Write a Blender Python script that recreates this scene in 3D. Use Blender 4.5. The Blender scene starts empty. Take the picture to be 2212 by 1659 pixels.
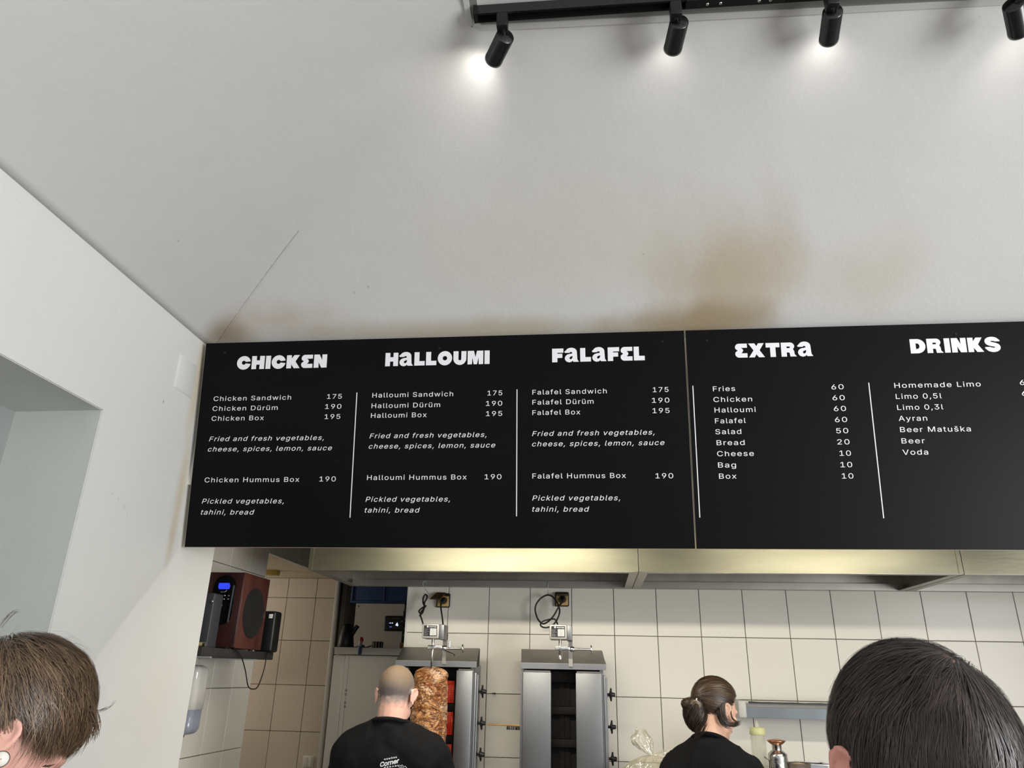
import bpy, bmesh, math, random, os
from mathutils import Vector, Matrix, noise, Euler
from mathutils.bvhtree import BVHTree
random.seed(7)
PI = math.pi
SC = bpy.context.scene
COL = SC.collection

# ------------------------------------------------------------------ camera
# the camera is the origin of the building's coordinates; the floor is 1.70 m below it
IMW, IMH, FPX = 2212.0, 1659.0, 1591.5
YAW, PITCH, ROLL = 0.113629, 0.378962, 0.0222217
fwd = Vector((-math.sin(YAW)*math.cos(PITCH), math.cos(YAW)*math.cos(PITCH), math.sin(PITCH)))
rt0 = Vector((math.cos(YAW), math.sin(YAW), 0)); up0 = rt0.cross(fwd)
RT = math.cos(ROLL)*rt0 + math.sin(ROLL)*up0
UP = RT.cross(fwd)
cam = bpy.data.cameras.new('camera'); camo = bpy.data.objects.new('camera', cam); COL.objects.link(camo)
cam.sensor_fit = 'HORIZONTAL'; cam.sensor_width = 36.0; cam.lens = FPX/IMW*36.0
cam.clip_start = 0.02; cam.clip_end = 60
Mc = Matrix((( RT.x, UP.x, -fwd.x, 0), (RT.y, UP.y, -fwd.y, 0), (RT.z, UP.z, -fwd.z, 0), (0, 0, 0, 1)))
camo.matrix_world = Mc
SC.camera = camo

# ------------------------------------------------------------------ world, lights, exposure
w = bpy.data.worlds.new('daylight'); SC.world = w; w.use_nodes = True
w.node_tree.nodes['Background'].inputs[0].default_value = (0.80, 0.88, 1.0, 1)
w.node_tree.nodes['Background'].inputs[1].default_value = 0.4
vs = SC.view_settings
vs.view_transform = 'Standard'; vs.look = 'None'; vs.gamma = 1; vs.use_curve_mapping = False
vs.exposure = 0.0

def area(name, loc, rot, sx, sy, power, color):
    l = bpy.data.lights.new(name, 'AREA'); l.shape = 'RECTANGLE'; l.size = sx; l.size_y = sy
    l.energy = power; l.color = color
    o = bpy.data.objects.new(name, l); o.location = loc; o.rotation_euler = rot; COL.objects.link(o)
    return o
# daylight entering through the street window behind the camera
area('window_daylight', (0.9, -3.45, -0.15), (math.radians(90), 0, 0), 4.0, 2.3, 14, (0.97, 0.985, 1.0))
area('side_window_daylight', (4.55, -1.1, -0.1), (math.radians(90), 0, math.radians(90)), 3.0, 2.2, 345, (0.97, 0.985, 1.0))

FLOOR = -1.70

# ------------------------------------------------------------------ pixel helpers (pixel on the photo -> point on a real plane)
def ray(px, py):
    return RT*(px-IMW/2) - UP*(py-IMH/2) + fwd*FPX
def atY(px, py, Y):
    d = ray(px, py); return d*(Y/d.y)
def atX(px, py, X):
    d = ray(px, py); return d*(X/d.x)
def atZ(px, py, Z):
    d = ray(px, py); return d*(Z/d.z)

# ------------------------------------------------------------------ materials
MATS = {}
def srgb(r, g=None, b=None):
    if g is None: g = b = r
    f = lambda c: (c/255/12.92) if c/255 <= 0.04045 else ((c/255+0.055)/1.055)**2.4
    return (f(r), f(g), f(b), 1)
def mat(name, col, rough=0.5, metal=0.0, var=0.0, vscale=6.0, bump=0.0, bscale=60.0, col2=None, stretch=(1,1,1),
        trans=0.0, emis=None, estr=0.0, spec=None, alpha=1.0, coat=0.0, sheen=0.0, detail=4.0, ramp=(0.35, 0.65)):
    if name in MATS: return MATS[name]
    m = bpy.data.materials.new(name); m.use_nodes = True; MATS[name] = m
    nt = m.node_tree; N = nt.nodes; L = nt.links; b = N['Principled BSDF']
    b.inputs['Base Color'].default_value = col
    b.inputs['Roughness'].default_value = rough; b.inputs['Metallic'].default_value = metal
    if spec is not None: b.inputs['Specular IOR Level'].default_value = spec
    if trans: b.inputs['Transmission Weight'].default_value = trans
    if alpha < 1: b.inputs['Alpha'].default_value = alpha
    if coat: b.inputs['Coat Weight'].default_value = coat
    if sheen: b.inputs['Sheen Weight'].default_value = sheen
    if emis: b.inputs['Emission Color'].default_value = emis; b.inputs['Emission Strength'].default_value = estr
    tc = N.new('ShaderNodeTexCoord'); mp = N.new('ShaderNodeMapping'); mp.inputs['Scale'].default_value = stretch
    L.new(tc.outputs['Object'], mp.inputs[0])
    if var > 0 or col2:
        n = N.new('ShaderNodeTexNoise'); n.inputs['Scale'].default_value = vscale; n.inputs['Detail'].default_value = detail
        L.new(mp.outputs[0], n.inputs['Vector'])
        r = N.new('ShaderNodeValToRGB'); L.new(n.outputs[0], r.inputs[0])
        c2 = col2 if col2 else (col[0]*(1-var), col[1]*(1-var), col[2]*(1-var), 1)
        r.color_ramp.elements[0].position = ramp[0]; r.color_ramp.elements[0].color = c2
        r.color_ramp.elements[1].position = ramp[1]; r.color_ramp.elements[1].color = col
        L.new(r.outputs[0], b.inputs['Base Color'])
    if bump > 0:
        n = N.new('ShaderNodeTexNoise'); n.inputs['Scale'].default_value = bscale; n.inputs['Detail'].default_value = 5
        L.new(mp.outputs[0], n.inputs['Vector'])
        bp = N.new('ShaderNodeBump'); bp.inputs['Strength'].default_value = bump; bp.inputs['Distance'].default_value = 0.01
        L.new(n.outputs[0], bp.inputs['Height']); L.new(bp.outputs[0], b.inputs['Normal'])
    return m

# ------------------------------------------------------------------ mesh building
ORG = {}
class MB:
    def __init__(s): s.v = []; s.f = []; s.sm = []
    def add(s, vs_, fs_, smooth=False):
        o = len(s.v); s.v += [Vector(v) for v in vs_]
        for f in fs_: s.f.append([o+i for i in f]); s.sm.append(smooth)
        return s
    def box(s, a, b):
        x0, x1 = sorted((a[0], b[0])); y0, y1 = sorted((a[1], b[1])); z0, z1 = sorted((a[2], b[2]))
        return s.add([(x0,y0,z0),(x1,y0,z0),(x1,y1,z0),(x0,y1,z0),(x0,y0,z1),(x1,y0,z1),(x1,y1,z1),(x0,y1,z1)],
              [(0,3,2,1),(4,5,6,7),(0,1,5,4),(1,2,6,5),(2,3,7,6),(3,0,4,7)])
    def bbox(s, a, b, r=0.004, seg=2):
        """box with rounded edges"""
        x0, x1 = sorted((a[0], b[0])); y0, y1 = sorted((a[1], b[1])); z0, z1 = sorted((a[2], b[2]))
        bm = bmesh.new(); bmesh.ops.create_cube(bm, size=1)
        for v in bm.verts: v.co = Vector(((x0+x1)/2+v.co.x*(x1-x0), (y0+y1)/2+v.co.y*(y1-y0), (z0+z1)/2+v.co.z*(z1-z0)))
        bmesh.ops.bevel(bm, geom=list(bm.edges), offset=min(r, .49*min(x1-x0, y1-y0, z1-z0)), segments=seg, affect='EDGES', profile=0.5)
        s.bm(bm, True); return s
    def bm(s, bm, smooth=False):
        bm.verts.index_update()
        s.add([v.co.copy() for v in bm.verts], [[v.index for v in f.verts] for f in bm.faces], smooth); bm.free(); return s
    def hexa(s, p):   # 8 points, bottom 0-3, top 4-7
        return s.add(p, [(0,3,2,1),(4,5,6,7),(0,1,5,4),(1,2,6,5),(2,3,7,6),(3,0,4,7)])
    def tube(s, pts, r, seg=10, cap=True, r1=None, smooth=True):
        pts = [Vector(p) for p in pts]; n = len(pts); rings = []
        up = None
        for i in range(n):
            t = (pts[min(i+1, n-1)]-pts[max(i-1, 0)]).normalized()
            if up is None:
                up = Vector((0,0,1)) if abs(t.z) < 0.9 else Vector((1,0,0))
            a = t.cross(up).normalized(); bb = a.cross(t).normalized(); up = bb
            rr = r if r1 is None else r+(r1-r)*i/(n-1)
            if isinstance(r, (list, tuple)): rr = r[i]
            rings.append([pts[i]+(a*math.cos(2*PI*k/seg)+bb*math.sin(2*PI*k/seg))*rr for k in range(seg)])
        vv = [p for q in rings for p in q]; ff = []
        for i in range(n-1):
            for k in range(seg):
                k2 = (k+1) % seg; ff.append((i*seg+k, i*seg+k2, (i+1)*seg+k2, (i+1)*seg+k))
        s.add(vv, ff, smooth)
        if cap:
            s.add(rings[0], [tuple(range(seg))[::-1]]); s.add(rings[-1], [tuple(range(seg))])
        return s
    def lathe(s, prof, c, seg=32, axis=None, smooth=True, cap=True):
        """prof list of (radius, height) about an axis through c"""
        c = Vector(c); ax = Vector(axis or (0,0,1)).normalized()
        u = ax.orthogonal().normalized(); v = ax.cross(u)
        vv = []; ff = []
        for r, h in prof:
            for k in range(seg):
                a = 2*PI*k/seg; vv.append(c+ax*h+(u*math.cos(a)+v*math.sin(a))*r)
        for i in range(len(prof)-1):
            for k in range(seg):
                k2 = (k+1) % seg; ff.append((i*seg+k, i*seg+k2, (i+1)*seg+k2, (i+1)*seg+k))
        s.add(vv, ff, smooth)
        if cap:
            if prof[0][0] > 1e-5: s.add(vv[:seg], [tuple(range(seg))[::-1]])
            if prof[-1][0] > 1e-5: s.add(vv[-seg:], [tuple(range(seg))])
        return s
    def prism(s, poly, ext):   # poly: list of Vectors, ext: extrusion vector
        n = len(poly); e = Vector(ext); p = [Vector(q) for q in poly]
        s.add(p, [tuple(range(n))]); s.add([q+e for q in p], [tuple(range(n))[::-1]])
        s.add(p+[q+e for q in p], [(i, (i+1) % n, n+(i+1) % n, n+i) for i in range(n)]); return s
    def ell(s, c, r, M=None, seg=20, ring=12):
        vv = []; ff = []
        for i in range(ring+1):
            th = PI*i/ring
            for k in range(seg):
                ph = 2*PI*k/seg
                p = Vector((r[0]*math.sin(th)*math.cos(ph), r[1]*math.sin(th)*math.sin(ph), r[2]*math.cos(th)))
                p = p+Vector(c)
                vv.append(M @ p if M else p)
        for i in range(ring):
            for k in range(seg):
                k2 = (k+1) % seg; ff.append((i*seg+k, (i+1)*seg+k, (i+1)*seg+k2, i*seg+k2))
        return s.add(vv, ff, True)
    def cap_(s, p0, p1, r0, r1, M=None, seg=14, sq=(1,1)):
        p0 = Vector(p0); p1 = Vector(p1)
        if M: p0 = M @ p0; p1 = M @ p1
        d = (p1-p0); L_ = d.length; ax = d.normalized(); u = ax.orthogonal().normalized()
        prof = []
        for i in range(6): a = PI/2*i/5; prof.append((r0*math.sin(a)+1e-5, -r0*math.cos(a)))
        for i in range(6): a = PI/2*i/5; prof.append((r1*math.cos(a)+1e-5, L_+r1*math.sin(a)))
        return s.lathe(prof, p0, seg, ax, cap=False)
    def build(s, name, m, parent=None, origin=None, kind=None):
        if origin is None:
            if parent is not None: origin = ORG[parent.name]
            else:
                xs = [v.x for v in s.v]; ys = [v.y for v in s.v]; zs = [v.z for v in s.v]
                origin = Vector(((min(xs)+max(xs))/2, (min(ys)+max(ys))/2, min(zs)))
        origin = Vector(origin)
        me = bpy.data.meshes.new(name); me.from_pydata([v-origin for v in s.v], [], s.f)
        if any(s.sm): me.polygons.foreach_set('use_smooth', s.sm)
        me.materials.append(m); me.update()
        o = bpy.data.objects.new(name, me); COL.objects.link(o)
        if parent is not None:
            o.parent = parent; o.location = origin-ORG[parent.name]
        else: o.location = origin
        ORG[o.name] = origin
        if kind: o['kind'] = kind
        return o

def thing(name, label, cat, loc, group=None):
    o = bpy.data.objects.new(name, None); COL.objects.link(o); o.location = loc; o.empty_display_size = 0.05
    ORG[o.name] = Vector(loc); o['label'] = label; o['category'] = cat
    if group: o['group'] = group
    return o
def tag(o, label, cat, group=None, kind=None):
    o['label'] = label; o['category'] = cat
    if group: o['group'] = group
    if kind: o['kind'] = kind
    return o
def struct(name, mb, m, origin=(0,0,0)):
    return mb.build(name, m, None, origin, 'structure')
def bevel(o, wd=0.004, seg=2):
    md = o.modifiers.new('bevel', 'BEVEL'); md.width = wd; md.segments = seg; md.limit_method = 'ANGLE'; return o
def copy_tree(o, parent=None, off=None):
    c = o.copy(); COL.objects.link(c)
    if parent: c.parent = parent
    ORG[c.name] = ORG[o.name]+(off or Vector((0,0,0)))
    for ch in o.children: copy_tree(ch, c, off)
    return c
def catmull(pts, n=6):
    pts = [Vector(p) for p in pts]; out = []
    for i in range(len(pts)-1):
        p0 = pts[max(i-1, 0)]; p1 = pts[i]; p2 = pts[i+1]; p3 = pts[min(i+2, len(pts)-1)]
        for k in range(n):
            t = k/n
            out.append(0.5*((2*p1)+(p2-p0)*t+(2*p0-5*p1+4*p2-p3)*t*t+(3*p1-p0-3*p2+p3)*t**3))
    out.append(pts[-1]); return out

# ------------------------------------------------------------------ text
def load_font():
    p = os.path.join(bpy.utils.system_resource('DATAFILES') or '', 'fonts', 'Inter.woff2')
    try: return bpy.data.fonts.load(p)
    except Exception: return None
FONT = load_font()
from mathutils.geometry import delaunay_2d_cdt
GLC = {}
def text_mesh(s, bold=0.0, shear=0.0, spacing=1.08):
    """flat text as triangles, each closed contour filled with its own holes; baseline at 0"""
    key = (s, bold, shear, spacing)
    if key in GLC: return GLC[key]
    cu = bpy.data.curves.new('text', 'FONT'); cu.body = s; cu.space_character = spacing
    if FONT: cu.font = FONT
    o = bpy.data.objects.new('text', cu); COL.objects.link(o)
    bpy.context.view_layer.update()
    c2 = o.to_curve(bpy.context.evaluated_depsgraph_get()); loops = []
    for sp in c2.splines:
        pts = []
        if sp.type == 'BEZIER':
            b = sp.bezier_points; n = len(b)
            for k in range(n):
                p0, p1 = b[k], b[(k+1) % n]; a0, h0, h1, a1 = p0.co, p0.handle_right, p1.handle_left, p1.co
                straight = ((h0-a0).cross(a1-a0)).length < 1e-5 and ((h1-a1).cross(a1-a0)).length < 1e-5
                m = 1 if straight else 4
                for q in range(m):
                    t_ = q/m; pts.append((1-t_)**3*a0+3*(1-t_)**2*t_*h0+3*(1-t_)*t_*t_*h1+t_**3*a1)
        else: pts = [Vector(p.co[:3]) for p in sp.points]
        cl = []
        for p in pts:
            if not cl or (p-cl[-1]).length > 1e-5: cl.append(Vector((p.x, p.y, 0)))
        if len(cl) > 1 and (cl[0]-cl[-1]).length < 1e-5: cl.pop()
        if len(cl) > 2: loops.append(cl)
    o.to_curve_clear(); bpy.data.objects.remove(o); bpy.data.curves.remove(cu)
    ar = lambda L: 0.5*sum(L[k].x*L[(k+1) % len(L)].y-L[(k+1) % len(L)].x*L[k].y for k in range(len(L)))
    A = [ar(L) for L in loops]
    if not A: return [], []
    sgn = 1 if max(A, key=abs) > 0 else -1
    if bold:
        for L in loops:
            n = len(L); off = []
            for k in range(n):
                e0 = (L[k]-L[k-1]).normalized(); e1 = (L[(k+1) % n]-L[k]).normalized()
                n0 = Vector((e0.y, -e0.x, 0)); n1 = Vector((e1.y, -e1.x, 0)); q = n0+n1
                if q.length < .2: q = n0
                q.normalize(); off.append(q*(bold*sgn/max(.6, q.dot(n0))))
            for k in range(n): L[k] = L[k]+off[k]
    # glyph by glyph: contours whose x ranges overlap belong together; keep what has non-zero winding
    ext = sorted((min(p.x for p in L), max(p.x for p in L), k) for k, L in enumerate(loops)); groups = []
    for a, b, k in ext:
        if groups and a < groups[-1][1]-1e-4: groups[-1][0].append(k); groups[-1][1] = max(groups[-1][1], b)
        else: groups.append([[k], b])
    vs_ = []; fs_ = []
    for ks, _ in groups:
        pv = []; pe = []; segs = []
        for k in ks:
            L = loops[k]; b0 = len(pv); n = len(L); pv += [Vector((p.x, p.y)) for p in L]
            for q in range(n): pe.append((b0+q, b0+(q+1) % n)); segs.append((L[q].x, L[q].y, L[(q+1) % n].x, L[(q+1) % n].y))
        r = delaunay_2d_cdt(pv, pe, [], 0, 1e-6); base = len(vs_)
        vs_ += [Vector((v.x, v.y, 0)) for v in r[0]]
        for f in r[2]:
            cx = sum(r[0][q].x for q in f)/len(f); cy = sum(r[0][q].y for q in f)/len(f); wn = 0
            for x0, y0, x1, y1 in segs:
                if (y0 <= cy) != (y1 <= cy) and x0+(cy-y0)*(x1-x0)/(y1-y0) > cx: wn += 1 if y1 > y0 else -1
            if wn:
                a, b, c = (r[0][q] for q in f[:3]); ccw = (b.x-a.x)*(c.y-a.y)-(b.y-a.y)*(c.x-a.x) > 0
                fs_.append([base+q for q in (f if ccw else f[::-1])])
    if shear:
        for v in vs_: v.x += v.y*shear
    GLC[key] = (vs_, fs_); return vs_, fs_
def text_on(s, O, U, V, x0, x1, h, name, m, parent, bold=0.0, shear=0.0, spacing=1.08, lift=0.0008, cap=0.727, fixed=False):
    """place text: baseline start O+U*x0, ends at U*x1, cap height h; U,V unit vectors"""
    vs_, fs_ = text_mesh(s, bold, shear, spacing)
    if not vs_: return None
    mn = min(v.x for v in vs_); mx = max(v.x for v in vs_)
    sx = (x1-x0)/(mx-mn); sy = h/cap
    W = U.cross(V).normalized()
    mb = MB(); mb.add([O+U*(x0+(v.x-mn)*sx)+V*(v.y*sy)+W*lift for v in vs_], fs_)
    return mb.build(name, m, parent)

# ================================================================== MATERIALS
M_white = mat('white_metal_paint', srgb(208, 207, 203), 0.4)
M_black = mat('black_plastic', srgb(13, 13, 14), 0.45)
M_blackm = mat('black_lacquered_metal', srgb(17, 17, 19), 0.28, 0.0, coat=0.3)
M_steel = mat('brushed_stainless_steel', (0.28, 0.285, 0.295, 1), 0.45, 1.0, var=0.16, vscale=2.2, stretch=(1, 1, 1.2), bump=0.02, bscale=60)
M_steel_d = mat('dull_stainless_steel', (0.50, 0.465, 0.41, 1), 0.42, 1.0, var=0.3, vscale=4.0)
M_hood = mat('greasy_stainless_hood', (0.31, 0.295, 0.215, 1), 0.5, 1.0, var=0.25, vscale=2.5, stretch=(0.6, 1, 3), bump=0.05, bscale=25)
M_chrome = mat('polished_steel', (0.72, 0.71, 0.69, 1), 0.18, 1.0)
M_tile = mat('glazed_white_tile', srgb(222, 217, 206), 0.27, var=0.06, vscale=1.5, spec=0.22)
M_tile2 = mat('glazed_ivory_tile', srgb(214, 203, 190), 0.2, var=0.05, vscale=1.5)
M_grout = mat('dark_grout', srgb(84, 76, 66), 0.9, var=0.3, vscale=9)
M_card = mat('board_black', srgb(9, 9, 11), 0.40, spec=0.10)
M_print = mat('white_vinyl_lettering', srgb(238, 238, 242), 0.5)
M_skin = mat('skin', srgb(222, 176, 150), 0.5, var=0.12, vscale=14, bump=0.08, bscale=120)
M_skin2 = mat('fair_skin', srgb(226, 178, 158), 0.5, var=0.15, vscale=18)
M_shirt = mat('black_cotton', srgb(17, 17, 19), 0.9, var=0.15, vscale=18, bump=0.15, bscale=300, spec=0.2)
M_trouser = mat('dark_denim', srgb(38, 42, 52), 0.85, var=0.2, vscale=20)
M_floor = mat('grey_floor_tile', srgb(120, 116, 110), 0.6, var=0.2, vscale=4)
M_rub = mat('black_rubber_cable', srgb(20, 19, 18), 0.5)

def plaster(name, base, spots, rough=0.55, bscale=45, bstr=0.12, fleck=True):
    """white wall paint with soot or damp stains of given centre, size and strength"""
    m = bpy.data.materials.new(name); m.use_nodes = True; nt = m.node_tree; N = nt.nodes; L = nt.links; b = N['Principled BSDF']
    b.inputs['Roughness'].default_value = rough
    tc = N.new('ShaderNodeTexCoord')
    def mth(op, a, c=None):
        n = N.new('ShaderNodeMath'); n.operation = op
        for i, x in enumerate((a, c)):
            if x is None: continue
            if isinstance(x, (int, float)): n.inputs[i].default_value = x
            else: L.new(x, n.inputs[i])
        return n.outputs[0]
    nz = N.new('ShaderNodeTexNoise'); nz.inputs['Scale'].default_value = 2.2; nz.inputs['Detail'].default_value = 5
    mp = N.new('ShaderNodeMapping'); mp.inputs['Scale'].default_value = (1.6, 1, 0.8); L.new(tc.outputs['Object'], mp.inputs[0]); L.new(mp.outputs[0], nz.inputs[0])
    col = N.new('ShaderNodeRGB'); col.outputs[0].default_value = base; cur = col.outputs[0]
    for (c, sz, stren, colr) in spots:
        sub = N.new('ShaderNodeVectorMath'); sub.operation = 'SUBTRACT'; sub.inputs[1].default_value = c; L.new(tc.outputs['Object'], sub.inputs[0])
        dv = N.new('ShaderNodeVectorMath'); dv.operation = 'DIVIDE'; dv.inputs[1].default_value = sz; L.new(sub.outputs[0], dv.inputs[0])
        ln = N.new('ShaderNodeVectorMath'); ln.operation = 'LENGTH'; L.new(dv.outputs[0], ln.inputs[0])
        wob = mth('ADD', ln.outputs['Value'], mth('MULTIPLY', mth('SUBTRACT', nz.outputs[0], 0.5), 1.1))
        mr = N.new('ShaderNodeMapRange'); mr.interpolation_type = 'SMOOTHSTEP'
        L.new(wob, mr.inputs[0]); mr.inputs[1].default_value = 1.15; mr.inputs[2].default_value = 0.0
        mr.inputs[3].default_value = 0; mr.inputs[4].default_value = stren
        mx = N.new('ShaderNodeMix'); mx.data_type = 'RGBA'; L.new(mr.outputs[0], mx.inputs[0]); L.new(cur, mx.inputs[6]); mx.inputs[7].default_value = colr
        cur = mx.outputs[2]
    if fleck:
        f = N.new('ShaderNodeTexNoise'); f.inputs['Scale'].default_value = 28; f.inputs['Detail'].default_value = 2; L.new(tc.outputs['Object'], f.inputs[0])
        r = N.new('ShaderNodeMapRange'); L.new(f.outputs[0], r.inputs[0]); r.inputs[1].default_value = 0.76; r.inputs[2].default_value = 0.80
        r.inputs[3].default_value = 0; r.inputs[4].default_value = 0.35
        mx = N.new('ShaderNodeMix'); mx.data_type = 'RGBA'; L.new(r.outputs[0], mx.inputs[0]); L.new(cur, mx.inputs[6]); mx.inputs[7].default_value = srgb(120, 112, 100)
        cur = mx.outputs[2]
    L.new(cur, b.inputs['Base Color'])
    n = N.new('ShaderNodeTexNoise'); n.inputs['Scale'].default_value = bscale; n.inputs['Detail'].default_value = 6; L.new(tc.outputs['Object'], n.inputs[0])
    n2 = N.new('ShaderNodeTexNoise'); n2.inputs['Scale'].default_value = 3.0; n2.inputs['Detail'].default_value = 2; L.new(tc.outputs['Object'], n2.inputs[0])
    hs = mth('ADD', n.outputs[0], mth('MULTIPLY', n2.outputs[0], 6.0))
    bp = N.new('ShaderNodeBump'); bp.inputs['Strength'].default_value = bstr; bp.inputs['Distance'].default_value = 0.008
    L.new(hs, bp.inputs['Height']); L.new(bp.outputs[0], b.inputs['Normal'])
    return m

# ================================================================== STRUCTURE
XL = -1.75; HY = 2.97; Z0 = 1.39; ZM = 2.0; CA = 1.38; CB = 1.16; XR = 4.6; YB = -3.5
def vault_z(x, y):
    a = (x-XL)/CA; b = (HY-y)/CB; c = (XR-x)/CA; d = (y-YB)/CB
    def smin(p, q):
        s = max(0.0, min(1.0, min(p, q))); k = 0.015+0.22*s*s
        h = max(k-abs(p-q), 0)/k
        return min(p, q)-h*h*k*0.25
    s = max(0.0, min(1.0, smin(smin(a, b), smin(c, d))))
    return Z0+(ZM-Z0)*(1.55*s-0.55*s*s)
def on_vault(px, py):
    d = ray(px, py).normalized()
    t = 1.0
    while t < 8:
        p = d*t
        if p.y >= HY or p.z >= vault_z(p.x, p.y): return p
        t += 0.01
    return d*3
sooty = srgb(176, 158, 128); soot2 = srgb(140, 122, 98)
def tup(v): return (v.x, v.y, v.z)
M_vault = plaster('white_vault_plaster', srgb(211, 210, 208), [
    (tup(on_vault(1560, 590)), (0.42, 0.40, 0.26), 0.75, sooty),
    (tup(on_vault(1850, 600)), (0.45, 0.3, 0.2), 0.35, srgb(190, 178, 150)),
    (tup(on_vault(1250, 520)), (0.9, 0.5, 0.3), 0.35, srgb(205, 197, 178)),
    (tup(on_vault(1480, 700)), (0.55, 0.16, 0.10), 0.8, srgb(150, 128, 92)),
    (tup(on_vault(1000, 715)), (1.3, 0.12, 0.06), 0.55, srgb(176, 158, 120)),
    (tup(on_vault(490, 715)), (0.14, 0.12, 0.12), 0.75, soot2),
    (tup(on_vault(600, 690)), (0.35, 0.15, 0.12), 0.5, sooty)])
M_wall = plaster('white_wall_paint', srgb(217, 216, 212), [
    ((XL, 2.93, 0.72), (0.3, 0.05, 0.26), 0.6, srgb(196, 176, 134)),
    ((XL, 2.9, 1.2), (0.3, 0.05, 0.35), 0.6, srgb(200, 184, 146)),
    ((XL, 2.93, 0.5), (0.3, 0.04, 0.16), 0.5, srgb(190, 168, 124)),
    ((XL, 3.0, -0.1), (0.3, 0.32, 0.5), 0.25, srgb(205, 196, 176)),
    (tup(atX(268, 1096, XL)), (0.3, 0.006, 0.010), 0.22, srgb(150, 148, 144)),
    (tup(atX(256, 1078, XL)), (0.3, 0.005, 0.008), 0.22, srgb(150, 148, 144)),
    (tup(atX(242, 1066, XL)), (0.3, 0.006, 0.006), 0.22, srgb(150, 148, 144)),
    (tup(atX(275, 1110, XL)), (0.3, 0.004, 0.008), 0.22, srgb(150, 148, 144)),
    (tup(atX(353, 868, XL)), (0.3, 0.005, 0.010), 0.8, srgb(110, 106, 100))])
M_gray = plaster('grey_niche_paint', srgb(150, 152, 150), [])

# vault ceiling
mb = MB(); nx = 230; ny = 230
xs = [XL+(XR-XL)*(i/nx) for i in range(nx+1)]; ys = [YB+(HY-YB)*(j/ny) for j in range(ny+1)]
mb.add([(x, y, vault_z(x, y)) for y in ys for x in xs],
       [(j*(nx+1)+i, (j+1)*(nx+1)+i, (j+1)*(nx+1)+i+1, j*(nx+1)+i+1) for j in range(ny) for i in range(nx)], True)
ceil = struct('ceiling', mb, M_vault)
sd = ceil.modifiers.new('thickness', 'SOLIDIFY'); sd.thickness = 0.12; sd.offset = -1
# faint plaster ridge along the groin in the corner
gp = [Vector((XL+CA*q, HY-CB*q, vault_z(XL+CA*q, HY-CB*q)-0.0045)) for q in [0.03+0.013*k for k in range(30)]]
MB().tube(gp, [0.0050-0.0035*k/29 for k in range(30)], 8).build('trim_8', M_vault, None, (0,0,0), 'structure')
struct('floor', MB().box((-4.2, -3.8, FLOOR-0.1), (XR+0.3, 8.2, FLOOR)), M_floor)
# left customer wall with the deep niche (its back is grey)
NY = 2.335; NZ = 0.868; NX = -2.09
mb = MB()
mb.prism([(XL, y, z) for y, z in ((YB, FLOOR), (0.9, FLOOR), (0.9, NZ), (NY, NZ), (NY, FLOOR), (3.30, FLOOR), (3.30, Z0+0.03), (YB, Z0+0.03))], (-0.70, 0, 0))
bevel(struct('wall_left', mb, M_wall), 0.003, 2)
struct('wall_niche', MB().box((NX, 0.9, FLOOR), (-2.40, NY, NZ)), M_gray)
M_plate = plaster('grey_white_niche_plate', srgb(203, 206, 201), [], fleck=False)  # thin plates added in a greyer tone, so reveal and soffit come out darker
struct('wall_niche_added_plates', MB().box((NX, NY-0.003, FLOOR), (XL-0.004, NY+0.002, NZ)).box((NX, 0.9, NZ-0.003), (XL-0.004, NY, NZ+0.002)), M_plate)
struct('wall_right', MB().box((XR, YB, FLOOR), (XR+0.2, 4.8, Z0+0.03)), M_wall)
mb = MB(); mb.box((XL-0.6, YB-0.25, FLOOR), (-1.7, YB, Z0)).box((2.9, YB-0.25, FLOOR), (XR+0.2, YB, Z0)).box((-1.7, YB-0.25, 1.1), (2.9, YB, Z0+0.05)).box((-1.7, YB-0.25, FLOOR), (2.9, YB, FLOOR+0.35))
struct('wall_front', mb, M_wall)
# header over the kitchen opening (behind the menu boards)
struct('wall_header', MB().box((XL, HY, 0.75), (XR, 3.25, Z0+0.14)), M_wall)

# kitchen shell ------------------------------------------------------
KT = 4.60; KX = -2.115; KC = 4.69; AB = 6.04; SOF = 0.727; KL = -1.128
def tiles(parent, orient, plane, us, zs, m, thick=0.008, gap=0.0035, name='tile'):
    """one mesh per size, each tile its own object; orient 'Y' = wall faces -Y, 'X' = wall faces +X"""
    cache = {}
    for i in range(len(us)-1):
        for j in range(len(zs)-1):
            wd = us[i+1]-us[i]-gap; ht = zs[j+1]-zs[j]-gap
            k = (round(wd, 3), round(ht, 3))
            uc = (us[i]+us[i+1])/2; zc = (zs[j]+zs[j+1])/2
            if k not in cache:
                bm = bmesh.new(); bmesh.ops.create_cube(bm, size=1)
                for v in bm.verts:
                    if orient == 'Y': v.co = Vector((v.co.x*wd, v.co.y*thick, v.co.z*ht))
                    else: v.co = Vector((v.co.x*thick, v.co.y*wd, v.co.z*ht))
                side = [e for e in bm.edges if (all(v.co.y < 0 for v in e.verts) if orient == 'Y' else all(v.co.x > 0 for v in e.verts))]
                bmesh.ops.bevel(bm, geom=side, offset=0.0018, segments=1, affect='EDGES')
                me = bpy.data.meshes.new(name); bm.to_mesh(me); bm.free(); me.materials.append(m); cache[k] = me
            o = bpy.data.objects.new(name, cache[k]); COL.objects.link(o); o.parent = parent
            e = random.uniform(-0.0006, 0.0006)
            o.location = (uc, plane-thick/2+0.002+e, zc) if orient == 'Y' else (plane+thick/2-0.002+e, uc, zc)
            tl = 0.0035
            o.rotation_euler = (random.uniform(-tl, tl), 0, random.uniform(-tl, tl))
ROW0 = 0.240; RH = 0.33; TW = 0.2495
zrows = [ROW0+RH*k for k in range(-4, 3)]
wk = struct('wall_kitchen', MB().box((KL, KT, FLOOR), (XR, KT+0.2, 1.6)), M_grout)
tiles(wk, 'Y', KT, [0.363+TW*k for k in range(-6, 12)], zrows, M_tile)
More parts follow.
